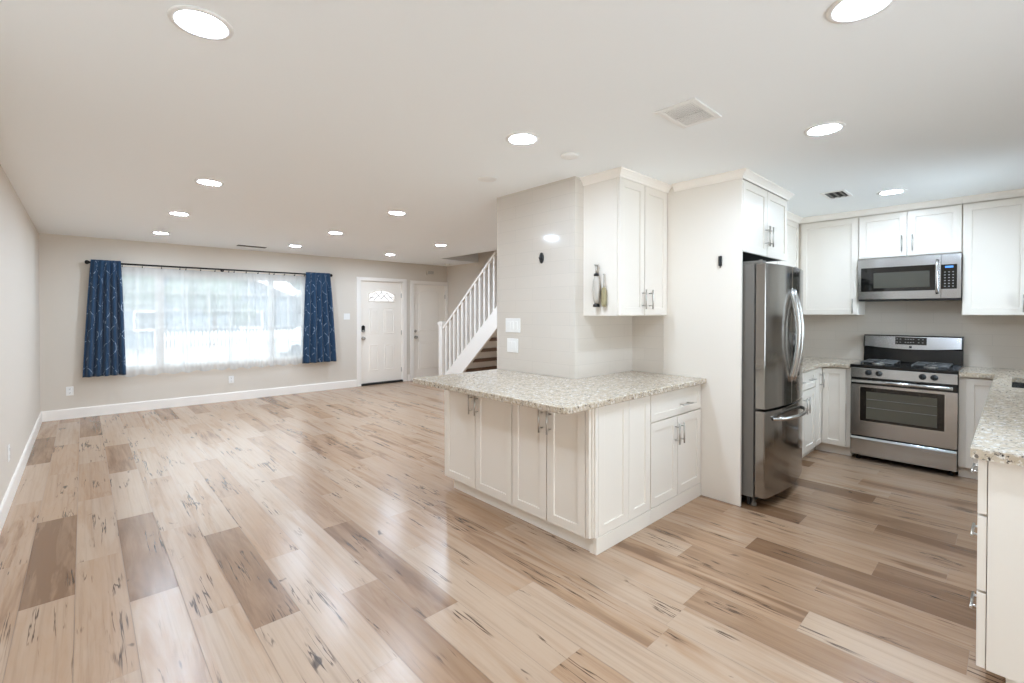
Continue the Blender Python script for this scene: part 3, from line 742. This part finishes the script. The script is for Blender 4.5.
for x in (FX0+.05, FX1-.05):
    m = MB(); m.box(x-.035, x+.035, FYB-.05, FYB+.10, FZ-.0115, FZ+.010); m.lathe((x-.012, FYB-.03, FZ-.0115), (0, 0, 1), [(0, 0), (.014, 0), (.014, .028), (0, .028)], 16); m.build('hinge_cap', M['fridge_side'], r, .004)
m = MB(); m.box(FX0+.02, FX1-.02, FYB+.03, FYB+.05, .015, .074); m.build('base_grille', M['blackmat'], r)
for x in (FX0+.06, FX1-.06):
    m = MB(); m.lathe((x, FYB+.02, 0), (0, 0, 1), [(0, 0), (.024, 0), (.024, .02), (.014, .026), (.014, .0745), (0, .0745)], 16); m.build('foot', M['fridge_side'], r)

# ------------------------------------------------------------------ kitchen corner, left of the range
KF = F((0, 1.35, 0), (1, 0, 0), (0, -1, 0)); RX = 5.535
RF = F((RX, 0, 0), (0, 1, 0), (-1, 0, 0))
r = thing('base_cabinet', 'base cabinet with two drawers over two doors right beside the refrigerator', 'cabinet', (5.0, 1.65, 0))
carcass(r, KF, 4.56, 5.292, .10, CB, .60); MB().box(4.56, 5.292, -.55, -.06, 0, .10, KF).build('toe_kick', M['cab'], r)
cxx = 4.945
for a0, a1 in ((4.60, cxx-.002), (cxx+.002, 5.29)):
    door(r, KF, a0, a1, .70, CB-.012, ((a0+a1)/2, .785), vert=False, name='drawer', st=.045, hl=.14)
door(r, KF, 4.60, cxx-.002, .10, .694, (cxx-.04, .56)); door(r, KF, cxx+.002, 5.29, .10, .694, (cxx+.04, .56))
r = thing('base_cabinet', 'corner base cabinet with narrow doors between fridge side run and range', 'cabinet', (5.8, 1.5, 0))
MB().prism([(5.293, 1.35), (RX, 1.35), (RX, 1.094), (XK-.001, 1.094), (XK-.001, 1.9765), (5.293, 1.9765)], lambda p, hh: Vector((p[0], p[1], hh)), .10, CB).build('body', M['cab'], r, .001)
MB().prism([(5.293, 1.41), (RX+.06, 1.41), (RX+.06, 1.094), (XK-.01, 1.094), (XK-.01, 1.95), (5.293, 1.95)], lambda p, hh: Vector((p[0], p[1], hh)), 0, .10).build('toe_kick', M['cab'], r)
door(r, KF, 5.296, RX-.022, .10, CB-.012, (5.44, .752), st=.045); door(r, RF, 1.128, 1.328, .10, CB-.012, st=.05)
slab_poly('countertop', [(4.535, 1.305), (5.46, 1.305), (5.498, 1.27), (5.498, 1.093), (XK-.0005, 1.093), (XK-.0005, 1.9775), (4.535, 1.9775)], 'granite worktop in the corner between refrigerator and range')

# uppers
r = thing('wall_cabinet', 'white wall cabinet in the corner between refrigerator and microwave cabinets', 'cabinet', (5.3, 1.8, ZU))
KU = F((0, 1.645, 0), (1, 0, 0), (0, -1, 0)); RU = F((5.83, 0, 0), (0, 1, 0), (-1, 0, 0))
MB().prism([(4.5315, 1.645), (5.83, 1.645), (5.83, 1.092), (XK-.0005, 1.092), (XK-.0005, 1.9775), (4.5315, 1.9775)], lambda p, hh: Vector((p[0], p[1], hh)), ZU, CEIL-.002).build('body', M['cab'], r, .001)
door(r, KU, 4.60, 5.19, ZU+.002, ZT, (5.15, 1.53)); door(r, KU, 5.194, 5.79, ZU+.002, ZT, (5.23, 1.53))
door(r, RU, 1.094, 1.612, ZU+.002, ZT-.01, (1.135, 1.49))
crown_run(r, [(4.5315, 1.625, 0, -1), (5.81, 1.625, -1, -1), (5.81, 1.092, -1, 0)])
r = thing('wall_cabinet', 'short two door wall cabinet directly above the microwave', 'cabinet', (5.98, .71, 1.967))
MB().box(.332, 1.0905, -.3195, 0, 1.962, CEIL-.002, RU).build('body', M['cab'], r, .001)
door(r, RU, .713, 1.089, 1.967, ZT-.01, (.75, 2.09)); door(r, RU, .334, .709, 1.967, ZT-.01, (.672, 2.09))
crown_run(r, [(5.81, 1.0905, -1, 0), (5.81, .332, -1, 0)])
r = thing('wall_cabinet', 'tall white wall cabinet right of the microwave at the frame edge', 'cabinet', (5.98, .1, ZU))
MB().box(-.60, .3305, -.3195, 0, ZU, CEIL-.002, RU).build('body', M['cab'], r, .001)
door(r, RU, -.083, .329, ZU+.002, ZT-.01, (-.045, 1.50)); door(r, RU, -.497, -.087, ZU+.002, ZT-.01, (-.125, 1.50))
crown_run(r, [(5.81, .3305, -1, 0), (5.81, -.60, -1, 0)])

# ------------------------------------------------------------------ microwave
MF = F((5.80, 0, 0), (0, 1, 0), (-1, 0, 0)); my0, my1 = .333, 1.0895
r = thing('microwave', 'stainless over the range microwave with black window and keypad', 'microwave', (5.97, .71, 1.545))
MB().box(my0, my1, -.349, 0, 1.552, 1.9615, MF).build('body', M['blackmat'], r, .003)
MB().box(my0+.005, my1-.005, -.345, .004, 1.540, 1.5515, MF).build('vent_base', M['blackmat'], r)
m = MB()
dy0, dy1, dz0, dz1 = .468, my1, 1.556, 1.958; wy0, wy1, wz0, wz1 = .505, 1.062, 1.632, 1.868
for a0, a1, z0, z1 in ((dy0, dy1, dz0, wz0), (dy0, dy1, wz1, dz1), (dy0, wy0, wz0, wz1), (wy1, dy1, wz0, wz1)): m.box(a0, a1, .001, .028, z0, z1, MF)
bmesh.ops.remove_doubles(m.bm, verts=m.bm.verts, dist=1e-5)
md = m.build('door', M['steel'], r)
mw = MB().box(wy0, wy1, .004, .0285, wz0, wz1, MF).build('window', M['glassblk'], md); mw['label'] = 'black microwave window'
MB().box(.545, .96, .0284, .0292, 1.665, 1.815, MF).build('inner_screen', mat('grey_oven_screen', lin(70, 68, 60), 0.2), mw)
m = MB(); P = [MF.p(.492, .029 + .038*math.sin(math.pi*i/12)**.5, 1.600 + .308*i/12) for i in range(13)]
m.tube(P, .0115, 12); m.build('handle', M['chrome'], md)
m = MB()
for a0, a1, z0, z1 in ((my0, dy0-.003, dz0, 1.640), (my0, dy0-.003, 1.862, dz1), (my0, .360, 1.640, 1.862)): m.box(a0, a1, .001, .028, z0, z1, MF)
cp = m.build('control_surround', M['steel'], r)
kp = MB().box(.3605, dy0-.003, .002, .027, 1.6405, 1.8615, MF).build('keypad', M['glassblk'], r); kp['label'] = 'black keypad with blue clock display'
MB().box(.385, .440, .0268, .0276, 1.832, 1.849, MF).build('clock_display', M['disp'], kp)
m = MB()
for i in range(6):
    for j in range(3): m.box(.381+.027*j, .391+.027*j, .0268, .0274, 1.660+.026*i, 1.667+.026*i, MF)
m.build('key_legends', M['mark'], kp)

# ------------------------------------------------------------------ gas range
GF = F((5.50, 0, 0), (0, 1, 0), (-1, 0, 0)); gy0, gy1 = .328, 1.088
r = thing('gas_range', 'stainless gas range with black cooktop between granite counters', 'range', (5.8, .71, 0))
MB().box(gy0, gy1, -.62, -.03, .05, .895, GF).build('body', M['black'], r, .003)
m = MB(); m.box(gy0-.002, gy1+.002, -.56, .012, .8955, .925, GF); m.build('cooktop', M['black'], r, .006)
m = MB(); m.prism([(.005, .803), (.02, .805), (.012, .894), (-.029, .894), (-.029, .803)], lambda p, hh: GF.p(hh, p[0], p[1]), gy0+.004, gy1-.004)
cpn = m.build('control_panel', M['steel'], r, .002)
for y in (.946, .866, .558, .480):
    c0 = GF.p(y, .0165, .852); m = MB(); m.lathe(c0, GF.n, [(0, 0), (.026, 0), (.026, .006), (.021, .010), (.018, .030), (0, .031)], 20); m.box(y-.004, y+.004, .046, .052, .832, .872, GF)
    m.build('knob', M['blackmat'], cpn)
MB().box(gy0+.003, gy1-.003, -.0295, -.004, .735, .8025, GF).build('trim_gap', M['black'], r)
m = MB(); oy0, oy1, oz0, oz1 = gy0+.003, gy1-.003, .246, .735; vy0, vy1, vz0, vz1 = .412, 1.010, .388, .712
for a0, a1, z0, z1 in ((oy0, oy1, oz0, vz0), (oy0, oy1, vz1, oz1), (oy0, vy0, vz0, vz1), (vy1, oy1, vz0, vz1)): m.box(a0, a1, -.029, .010, z0, z1, GF)
bmesh.ops.remove_doubles(m.bm, verts=m.bm.verts, dist=1e-5)
od = m.build('oven_door', M['steel'], r)
m = MB(); e = .006
for a0, a1, z0, z1 in ((vy0-e, vy1+e, vz0-e, vz0), (vy0-e, vy1+e, vz1, vz1+e), (vy0-e, vy0, vz0, vz1), (vy1, vy1+e, vz0, vz1)): m.box(a0, a1, .0095, .013, z0, z1, GF)
m.build('window_bezel', M['chrome'], od)
ow = MB().box(vy0, vy1, -.02, .0105, vz0, vz1, GF).build('oven_window', M['glassblk'], od)
ow['label'] = 'black oven window'
ig = MB().box(.460, .962, .0104, .0112, .412, .672, GF).build('inner_glass', mat('oven_glass_grey', lin(92, 90, 80), 0.15), ow)
m = MB()
for z in (.52, .60): m.tube([GF.p(.463, .0114, z), GF.p(.958, .0114, z)], .0018, 6)
m.build('oven_rack', M['mark'], ig)
m = MB(); m.tube([GF.p(gy0+.03, .042, .771), GF.p(gy1-.012, .042, .771)], .0155, 14)
for y in (gy0+.06, gy1-.06): m.box(y-.018, y+.018, -.028, .036, .758, .784, GF)
m.build('handle', M['chrome'], od)
m = MB(); m.prism([(-.029, .050), (.006, .055), (.008, .190), (.022, .197), (.022, .214), (.008, .232), (-.029, .234)], lambda p, hh: GF.p(hh, p[0], p[1]), oy0, oy1); m.build('warming_drawer', M['steel'], r, .003)
for y in (gy0+.05, gy1-.05):
    for d in (-.08, -.55): MB().lathe(GF.p(y, d, 0), (0, 0, 1), [(0, 0), (.02, 0), (.02, .012), (.012, .018), (.012, .052), (0, .052)], 14).build('foot', M['blackmat'], r)
# backguard
m = MB(); m.prism([(-.645, .90), (-.55, .926), (-.57, 1.065), (-.545, 1.075), (-.562, 1.185), (-.58, 1.195), (-.645, 1.195)], lambda p, hh: GF.p(hh, p[0], p[1]), gy0+.002, gy1-.002); bgd = m.build('backguard', M['black'], r, .003)
m = MB(); n = 12; pts = [(gy0+.014, 1.184), (gy1-.014, 1.184)] + [(gy1-.014 - (gy1-gy0-.028)*i/n, 1.080 - .022*math.sin(math.pi*i/n)) for i in range(n+1)]
fn = lambda p, hh: GF.p(p[0], -.5475 + (p[1]-1.075)*(-.017/.11) + hh, p[1])
m.prism(pts, fn, 0, .006); fc = m.build('backguard_face', M['steel'], bgd)
m = MB(); m.prism([(.587, 1.105), (.826, 1.105), (.826, 1.177), (.587, 1.177)], fn, .0058, .009); dpl = m.build('display', M['glassblk'], fc)
m = MB()
for i, y in enumerate((.61, .64, .68, .70, .72, .74, .78, .805)):
    for z in (1.124, 1.155): m.prism([(y, z), (y+.012, z), (y+.012, z+.006), (y, z+.006)], fn, .0088, .0094)
m.build('key_legends', M['mark'], dpl)
m = MB(); m.prism([(.697, 1.072), (.717, 1.072), (.717, 1.090), (.697, 1.090)], fn, .0058, .0068); m.build('emblem', M['blackmat'], fc)
# burners and grates
for y in (.52, .90):
    for d in (-.16, -.40):
        m = MB(); m.lathe(GF.p(y, d, .9245), (0, 0, 1), [(0, 0), (.05, 0), (.046, .008), (.034, .009), (.034, .013), (.028, .015), (0, .015)], 24); m.build('burner', M['nickel'], r)
for y in (.52, .90):
    m = MB(); z = .944; a0, a1, b0, b1 = y-.12, y+.12, -.47, -.09
    for P in ([(a0, b0), (a1, b0), (a1, b1), (a0, b1), (a0, b0)],):
        for p, q in zip(P, P[1:]): m.tube([GF.p(*p, z), GF.p(*q, z)], .0055, 8)
    m.tube([GF.p(a0, -.28, z), GF.p(a1, -.28, z)], .007, 8)
    for d in (-.16, -.40):
        for da, db in ((1, 0), (-1, 0), (0, 1), (0, -1)):
            e0 = (y + da*.12, d + db*.11); e1 = (y + da*.04, d + db*.04)
            m.tube([GF.p(e0[0], e0[1], z), GF.p(e1[0], e1[1], z+.002)], .006, 8)
    for a in (a0, a1):
        for b in (b0, b1, -.28): m.tube([GF.p(a, b, .9245), GF.p(a, b, z)], .007, 8)
    m.build('grate', M['iron'], r)

# ------------------------------------------------------------------ right of the range and sink peninsula
r = thing('base_cabinet', 'narrow base cabinet with one door right of the gas range', 'cabinet', (5.8, .2, 0))
MB().box(.066, .327, -(XK-.001-RX), 0, .10, CB, RF).build('body', M['cab'], r, .001)
MB().box(.066, .327, -.5, -.06, 0, .10, RF).build('toe_kick', M['cab'], r)
door(r, RF, .07, .283, .10, CB-.012, st=.05)
PY = .065; SF = F((0, PY, 0), (1, 0, 0), (0, 1, 0))
r = thing('base_cabinet', 'white three drawer base cabinet at the open end of the sink counter', 'cabinet', (2.7, -.2, 0))
MB().box(2.472, 3.00, -.58, 0, .0855, CB, SF).build('body', M['cab'], r, .001)
MB().box(2.55, 3.00, -.56, -.05, 0, .085, SF).build('toe_kick', M['cab'], r)
for z0, z1 in ((.665, CB-.004), (.375, .66), (.085, .37)):
    door(r, SF, 2.472, 2.998, z0, z1, (2.68, (z0+z1)/2 + .015), vert=False, name='drawer', t=.026, st=.045, hl=.15, d=.001, so=.021)
r = thing('base_cabinet', 'white sink base cabinet with doors along the sink counter', 'cabinet', (4.2, -.2, 0))
MB().box(3.001, 5.534, -.58, 0, .10, CB-.24, SF).build('body', M['cab'], r, .001)
MB().box(3.001, 5.534, -.01, 0, CB-.24, CB, SF).build('top_rail', M['cab'], r)
MB().box(3.001, 5.534, -.56, -.05, 0, .10, SF).build('toe_kick', M['cab'], r)
for a0, a1, hp in ((3.003, 3.6, 3.56), (3.604, 4.2, 3.64), (4.204, 4.8, 4.76), (4.804, 5.5, 4.85)): door(r, SF, a0, a1, .10, CB-.012, (hp, .75))
slx0, slx1, sly0, sly1 = 4.62, 5.36, -.42, .015
m = MB()
fn = lambda p, hh: Vector((p[0], p[1], hh))
m.prism([(2.432, .111), (2.432, -.535), (slx0, -.535), (slx0, .111)], fn, CB, CT)
m.prism([(slx0, sly1), (slx1, sly1), (slx1, .111), (slx0, .111)], fn, CB, CT); m.prism([(slx0, -.535), (slx1, -.535), (slx1, sly0), (slx0, sly0)], fn, CB, CT)
m.prism([(slx1, -.535), (XK-.0005, -.535), (XK-.0005, .326), (5.498, .326), (5.498, .111), (slx1, .111)], fn, CB, CT)
bmesh.ops.remove_doubles(m.bm, verts=m.bm.verts, dist=1e-5)
o = m.build('countertop', M['granite']); tag(o, 'long granite worktop holding the sink at the right edge', 'countertop')
r = thing('kitchen_sink', 'stainless undermount sink set into the right hand granite worktop', 'sink', (4.99, -.2, .70))
m = MB(); t = .012
m.box(slx0-t, slx1+t, sly0-t, sly1+t, .675, .687); 
m.box(slx0-t, slx0, sly0-t, sly1+t, .687, CB-.0005); m.box(slx1, slx1+t, sly0-t, sly1+t, .687, CB-.0005); m.box(slx0, slx1, sly0-t, sly0, .687, CB-.0005); m.box(slx0, slx1, sly1, sly1+t, .687, CB-.0005)
m.build('basin', M['steel'], r)
MB().lathe((4.99, -.2, .6868), (0, 0, 1), [(0, 0), (.045, 0), (.045, .004), (.035, .002), (0, .002)], 20).build('drain', M['chrome'], r)

# ------------------------------------------------------------------ curtains
def pleated(n_pleat, wid0, wid1, x0, x1, z0, z1, yc, amp, nu, nv, rs, hem=0.0, sway=0.0):
    """hanging cloth; x0/x1 give (top, bottom) edges"""
    bm = bmesh.new(); uvl = bm.loops.layers.uv.new('fabric'); V = []; rr = random.Random(rs)
    ph = [rr.uniform(-.5, .5) for _ in range(n_pleat+2)]; am = [rr.uniform(.7, 1.2) for _ in range(n_pleat+2)]
    for j in range(nv+1):
        t = j/nv; row = []
        xa = x0[0] + (x0[1]-x0[0])*t**.85; xb = x1[0] + (x1[1]-x1[0])*t**.85
        for i in range(nu+1):
            s = i/nu; q = s*n_pleat; k = int(q); f = q-k
            A = (am[k]*(1-f) + am[k+1]*f)*amp*(min(1.0, .30 + 3.2*t) if amp > .02 else 1.0)*(.8 + .3*t); P = ph[k]*(1-f) + ph[k+1]*f
            y = yc + A*math.sin(2*math.pi*q + P*t) + .25*A*math.sin(4*math.pi*q + 1.3 + P)
            x = xa + (xb-xa)*s + .30*A*math.cos(2*math.pi*q*1.0 + P)*(1 if 0 < s < 1 else 0)
            z = z1 + (z0-z1)*t
            if hem: z += hem*t**6*math.sin(2*math.pi*s*3.1 + rs)*.5
            row.append(bm.verts.new((x, y, z)))
        V.append(row)
    for j in range(nv):
        for i in range(nu):
            f = bm.faces.new((V[j][i], V[j][i+1], V[j+1][i+1], V[j+1][i])); f.smooth = True
            for l, (a, b) in zip(f.loops, ((i, j), (i+1, j), (i+1, j+1), (i, j+1))): l[uvl].uv = (a/nu*wid1, -b/nv*(z1-z0))
    return bm
def cloth(name, bm, m_, parent=None, thick=0.0):
    me = bpy.data.meshes.new(name)
    if parent is not None: bmesh.ops.translate(bm, verts=bm.verts, vec=-LOC[parent.name])
    bm.to_mesh(me); bm.free(); me.materials.append(m_)
    o = bpy.data.objects.new(name, me); COL.objects.link(o)
    if parent is not None: o.parent = parent
    if thick:
        s = o.modifiers.new('thickness', 'SOLIDIFY'); s.thickness = thick
    return o
YR = 8.513; ROD = 2.108
rod = thing('curtain_rod', 'long dark bronze curtain rod with ball ends above the window', 'curtain rod', (1.7, YR, ROD))
MB().tube([(.075, YR, ROD), (3.315, YR, ROD)], .0125, 12).build('rod', M['bronze'], rod)
for x, s in ((.075, -1), (3.315, 1)):
    MB().lathe((x, YR, ROD), (s, 0, 0), [(0, 0), (.015, 0), (.015, .006), (.02, .012), (.028, .026), (.028, .036), (.02, .05), (0, .056)], 18).build('finial', M['bronze'], rod)
for x in (.16, 1.64, 3.23):
    m = MB(); m.tube([(x, YW-.0005, ROD-.01), (x, YR+.0, ROD-.016)], .006, 8); m.lathe((x, YW-.0005, ROD-.01), (0, -1, 0), [(0, 0), (.025, 0), (.025, .006), (0, .008)], 16); m.build('bracket', M['bronze'], rod)
o = cloth('curtain', pleated(5, .75, .75, (.082, -.012), (.392, .432), .555, 2.145, YR-.032, .034, 110, 40, 3), M['curtain'], None, .003)
tag(o, 'navy blue patterned curtain gathered at the left end of the rod', 'curtain', None)
o = cloth('curtain', pleated(5, .75, .75, (2.890, 2.822), (3.312, 3.420), .532, 2.142, YR-.032, .034, 110, 40, 8), M['curtain'], None, .003)
tag(o, 'navy blue patterned curtain gathered at the right end near the front door', 'curtain', None)
SH = [(.36, 1.125), (1.10, 1.765), (1.74, 2.36), (2.335, 2.93)]
SL = ['white sheer curtain panel next to the left blue curtain', 'white sheer curtain panel second from the left blue curtain', 'white sheer curtain panel second from the right blue curtain', 'white sheer curtain panel next to the right blue curtain']
for i, (a, b) in enumerate(SH):
    o = cloth('sheer_curtain', pleated(7, .9, .9, (a, a-.01), (b, b+.01), .522, 2.075, YR+.03 + (.030 if i % 2 else 0), .009, 90, 26, 20+i, hem=.03), M['sheer'])
    tag(o, SL[i], 'sheer curtain', 'white sheer panels across the window')
    for k in range(4):
        x = a + .05 + (b-a-.1)*k/3
        m = MB(); P = [(x, YR + .020*math.sin(2*math.pi*q/14), ROD-.006 + .020*math.cos(2*math.pi*q/14)) for q in range(15)]
        m.tube(P, .002, 6, cap=False); m.box(x-.004, x+.004, YR-.004, YR+.045, ROD-.040, ROD-.024); m.build('ring_clip', M['bronze'], o)

# ------------------------------------------------------------------ ceiling fittings
def downlight(loc, label, proto=[None]):
    if proto[0] is None:
        r = thing('downlight', label, 'light', loc, 'recessed ceiling downlights')
        MB().lathe(loc, (0, 0, -1), [(.074, -.0), (.074, .003), (.082, .007), (.098, .005), (.1, .0005), (.1, -.0)], 40).build('trim_ring', M['plastic'], r)
        MB().lathe(loc, (0, 0, -1), [(0, .009), (.03, .0082), (.055, .0058), (.0715, .002), (.073, .0005), (0, .0005)], 36).build('lens', M['lens'], r)
        proto[0] = r
    else:
        r = copy_tree(proto[0], loc); r['label'] = label
    return r
zc = CEIL - .0005
for x, y, lb in ((.32, 1.985, 'large recessed downlight nearest the left wall, at the top left of view'), (1.93, .36, 'recessed downlight cut by the top edge of the photo'),
    (1.93, 2.0, 'recessed downlight just left of the tiled pillar and peninsula wall cabinet'), (3.08, .74, 'recessed downlight in kitchen ceiling in front of the refrigerator cabinet'),
    (5.10, .73, 'recessed downlight nearest to the microwave cabinets'), (.745, 4.35, 'nearest of three recessed downlights in the row along the left wall'),
    (.745, 5.93, 'middle of three recessed downlights in the row along the left wall'), (.75, 7.53, 'recessed downlight closest to the left blue curtain'),
    (2.40, 4.36, 'nearest of three recessed downlights in the middle living room row'), (2.41, 5.98, 'middle of three recessed downlights in the middle living room row'),
    (2.42, 7.56, 'recessed downlight closest to the window in the middle living room row'), (4.02, 5.96, 'recessed downlight closest to the stairs'), (4.02, 7.54, 'recessed downlight in front of the front door'), (4.02, 4.36, 'recessed downlight hidden from view behind the tiled pillar')):
    downlight((x, y, zc), lb)
def vent(name, label, x0, x1, y0, y1, nb, along_x, fm, sm, bg, bands=1, fw=.022, sw=.2):
    r = thing(name, label, 'vent', ((x0+x1)/2, (y0+y1)/2, zc))
    m = MB(); z1, z0 = zc, zc-.008
    m.box(x0, x1, y0, y0+fw, z0, z1); m.box(x0, x1, y1-fw, y1, z0, z1); m.box(x0, x0+fw, y0+fw, y1-fw, z0, z1); m.box(x1-fw, x1, y0+fw, y1-fw, z0, z1)
    for b in range(1, bands):
        xb = x0 + (x1-x0)*b/bands; m.box(xb-.007, xb+.007, y0+fw, y1-fw, z0+.001, z1)
    m.build('frame', fm, r, .002)
    MB().box(x0+fw, x1-fw, y0+fw, y1-fw, zc-.0012, zc).build('duct_backing', bg, r)
    for k in range(nb):
        m = MB()
        if along_x:
            pt = (y1-y0-2*fw)/nb; y = y0+fw + pt*(k+.5); q = pt*sw
            m.prism([(y-q, z0+.001), (y-q*.3, z1-.002), (y+q*.6, z1-.002), (y+q, z0+.001)], lambda p, hh: Vector((hh, p[0], p[1])), x0+fw, x1-fw)
        else:
            x = x0+fw + (x1-x0-2*fw)*(k+.5)/nb; m.prism([(x-.0075, z0+.001), (x-.0015, z1-.002), (x+.0035, z1-.002), (x+.0075, z0+.001)], lambda p, hh: Vector((p[0], hh, p[1])), y0+fw, y1-fw)
        m.build('slat', sm, r)
    return r
vent('exhaust_vent', 'square white slatted exhaust grille in ceiling above the peninsula', 2.17, 2.475, 1.055, 1.27, 14, True, M['plastic'], M['plastic'], M['ventgrey'], 2, .028, .38)
vent('air_vent', 'small dark slotted register in the kitchen ceiling near the corner cabinet', 4.70, 4.99, .98, 1.16, 3, True, M['plastic'], M['fridge_side'], M['dark'], 1, .022)
vent('air_vent', 'thin dark slotted register in the living room ceiling above window', 1.74, 2.14, 8.03, 8.13, 2, True, M['fridge_side'], M['fridge_side'], M['dark'], 1, .012)
def detector(x, y, rad, h, label, name='smoke_detector'):
    r = thing(name, label, 'detector', (x, y, zc))
    MB().lathe((x, y, zc), (0, 0, -1), [(0, 0), (rad, 0), (rad, h*.35), (rad*.93, h*.8), (rad*.6, h), (0, h)], 36).build('housing', M['plastic'], r)
    MB().lathe((x, y, zc-h+.0005), (0, 0, -1), [(rad*.25, 0), (rad*.3, .0025), (rad*.4, .0025), (rad*.45, 0)], 24).build('sensor_ring', M['plastic'], r)
detector(2.36, 1.995, .060, .016, 'round white smoke detector on ceiling near the peninsula wall cabinet')
detector(2.31, 2.785, .075, .006, 'thin flat round cover on ceiling left of the tiled pillar', 'ceiling_cover')
detector(5.70, 8.20, .062, .035, 'small white detector on ceiling above the plain two panel door')

# ------------------------------------------------------------------ outside the picture window
GZ = -.65
M['lawn'] = mat('pale_driveway', lin(150, 152, 154), 0.9, var=.08, bscale=2)
M['grass'] = mat('front_lawn', lin(120, 140, 92), 0.9, var=.2, bscale=8)
M['siding'] = mat('grey_blue_siding', lin(104, 116, 124), 0.8)
M['roof'] = mat('grey_shingle', lin(110, 108, 106), 0.9, var=.15, bscale=20)
M['leaf'] = mat('tree_leaves', lin(84, 98, 80), 0.9, var=.35, bscale=3)
M['bark'] = mat('bark', lin(92, 78, 66), 0.9)
M['carpaint'] = mat('white_car_paint', lin(190, 194, 198), 0.25, coat=.5)
M['tyre'] = mat('black_rubber', lin(30, 30, 32), 0.8)
M['carglass'] = mat('dark_car_glass', lin(50, 60, 66), 0.1)
struct(MB().box(-30, 40, YW+T, 60, GZ-.2, GZ).build('ground', M['lawn']), 'pale driveway outside the window', 'ground')
r = thing('picket_fence', 'white picket fence seen outside through the sheer curtains', 'fence', (5.2, 27, GZ))
m = MB()
for z in (.25, .85): m.box(2.4, 9.6, 26.98, 27.02, GZ+z, GZ+z+.08)
m.build('rail', M['trim'], r)
for k in range(45):
    x = 2.4 + k*.16
    MB().prism([(x, GZ), (x+.095, GZ), (x+.095, GZ+1.13), (x+.0475, GZ+1.2), (x, GZ+1.13)], lambda p, hh: Vector((p[0], hh, p[1])), 26.945, 26.975).build('picket', M['trim'], r)
def house(loc, wd, dp, h, gh, label, gable_x=True):
    x, y = loc; r = thing('house', label, 'house', (x, y, GZ))
    m = MB(); m.prism([(x-wd/2, GZ), (x+wd/2, GZ), (x+wd/2, GZ+h), (x, GZ+h+gh), (x-wd/2, GZ+h)], lambda p, hh: Vector((p[0], hh, p[1])), y, y+dp); m.build('wall', M['siding'], r)
    m = MB(); e = .45; s = gh/(wd/2)
    for sg in (-1, 1):
        m.prism([(x+sg*(wd/2+e), GZ+h-e*s+.02), (x, GZ+h+gh+.02), (x, GZ+h+gh+.22), (x+sg*(wd/2+e), GZ+h-e*s+.22)], lambda p, hh: Vector((p[0], hh, p[1])), y-e, y+dp+e)
    m.build('roof', M['roof'], r)
    for wx in (-wd*.25, wd*.25):
        f = MB().box(x+wx-.7, x+wx+.7, y-.06, y+.02, GZ+1.0, GZ+2.2).build('window', M['trim'], r)
        MB().box(x+wx-.6, x+wx+.6, y-.07, y-.055, GZ+1.1, GZ+2.1).build('pane', M['carglass'], f)
    return r
house((5.6, 35), 11, 8, 3.0, 2.2, 'grey blue gabled house across the street behind the sheer curtains')
house((16.2, 33), 7.5, 8, 3.0, 2.2, 'gabled house farther right outside the window')
def blob_tree(x, y, h, rad, seed, label, tz=1.6):
    r = thing('tree', label, 'tree', (x, y, GZ), 'trees outside the window')
    rr = random.Random(seed); m = MB(); m.tube([(x, y, GZ), (x+.05, y, GZ+tz), (x, y+.1, GZ+h*.75)], [.16, .12, .05], 10); m.build('trunk', M['bark'], r)
    bm = bmesh.new()
    for k in range(16):
        a = rr.uniform(0, 6.28); q = rr.uniform(0, .75)*rad; zz = GZ + tz + (h-tz)*rr.uniform(.15, .85)
        bmesh.ops.create_icosphere(bm, subdivisions=3, radius=rad*rr.uniform(.35, .55), matrix=Matrix.Translation((x+q*math.cos(a), y+q*math.sin(a), zz)))
    for v in bm.verts: v.co += Vector((rr.uniform(-1, 1), rr.uniform(-1, 1), rr.uniform(-1, 1)))*.09
    bmesh.ops.translate(bm, verts=bm.verts, vec=-LOC[r.name])
    me = bpy.data.meshes.new('crown'); bm.to_mesh(me); bm.free(); me.materials.append(M['leaf']); o = bpy.data.objects.new('crown', me); COL.objects.link(o); o.parent = r
blob_tree(.2, 22, 7.5, 1.9, 1, 'bushy tree outside at the left part of the window'); blob_tree(5.4, 30.5, 6.5, 1.9, 2, 'bushy tree outside behind the middle of the picket fence', 1.0); blob_tree(11.6, 30, 8.0, 2.2, 3, 'bushy tree outside between the two houses')
# parked car
cx0, cy0 = 8.4, 23.0
r = thing('car', 'white parked car outside seen through the sheer curtain', 'car', (cx0, cy0, GZ))
side = [(-2.1, .30), (-2.15, .62), (-1.95, .82), (-1.25, .92), (-.75, 1.38), (.65, 1.42), (1.45, .98), (2.05, .92), (2.15, .55), (2.1, .30)]
MB().prism(side, lambda p, hh: Vector((cx0+p[0], cy0+hh, GZ+p[1])), -.85, .85).build('body', M['carpaint'], r, .06, seg=3)
m = MB()
for g in ([(-1.1, .95), (-.70, 1.32), (-.08, 1.34), (-.08, .95)], [(0, .95), (0, 1.34), (.60, 1.34), (1.22, .98)]): m.prism(g, lambda p, hh: Vector((cx0+p[0], cy0+hh, GZ+p[1])), -.856, -.846)
m.build('side_glass', M['carglass'], r)
for x in (-1.3, 1.35):
    for y in (-.78, .78): MB().lathe((cx0+x, cy0+y-.1, GZ+.32), (0, 1, 0), [(0, 0), (.2, 0), (.22, -.01), (.32, .02), (.32, .18), (.2, .2), (0, .2)], 24).build('wheel', M['tyre'], r)
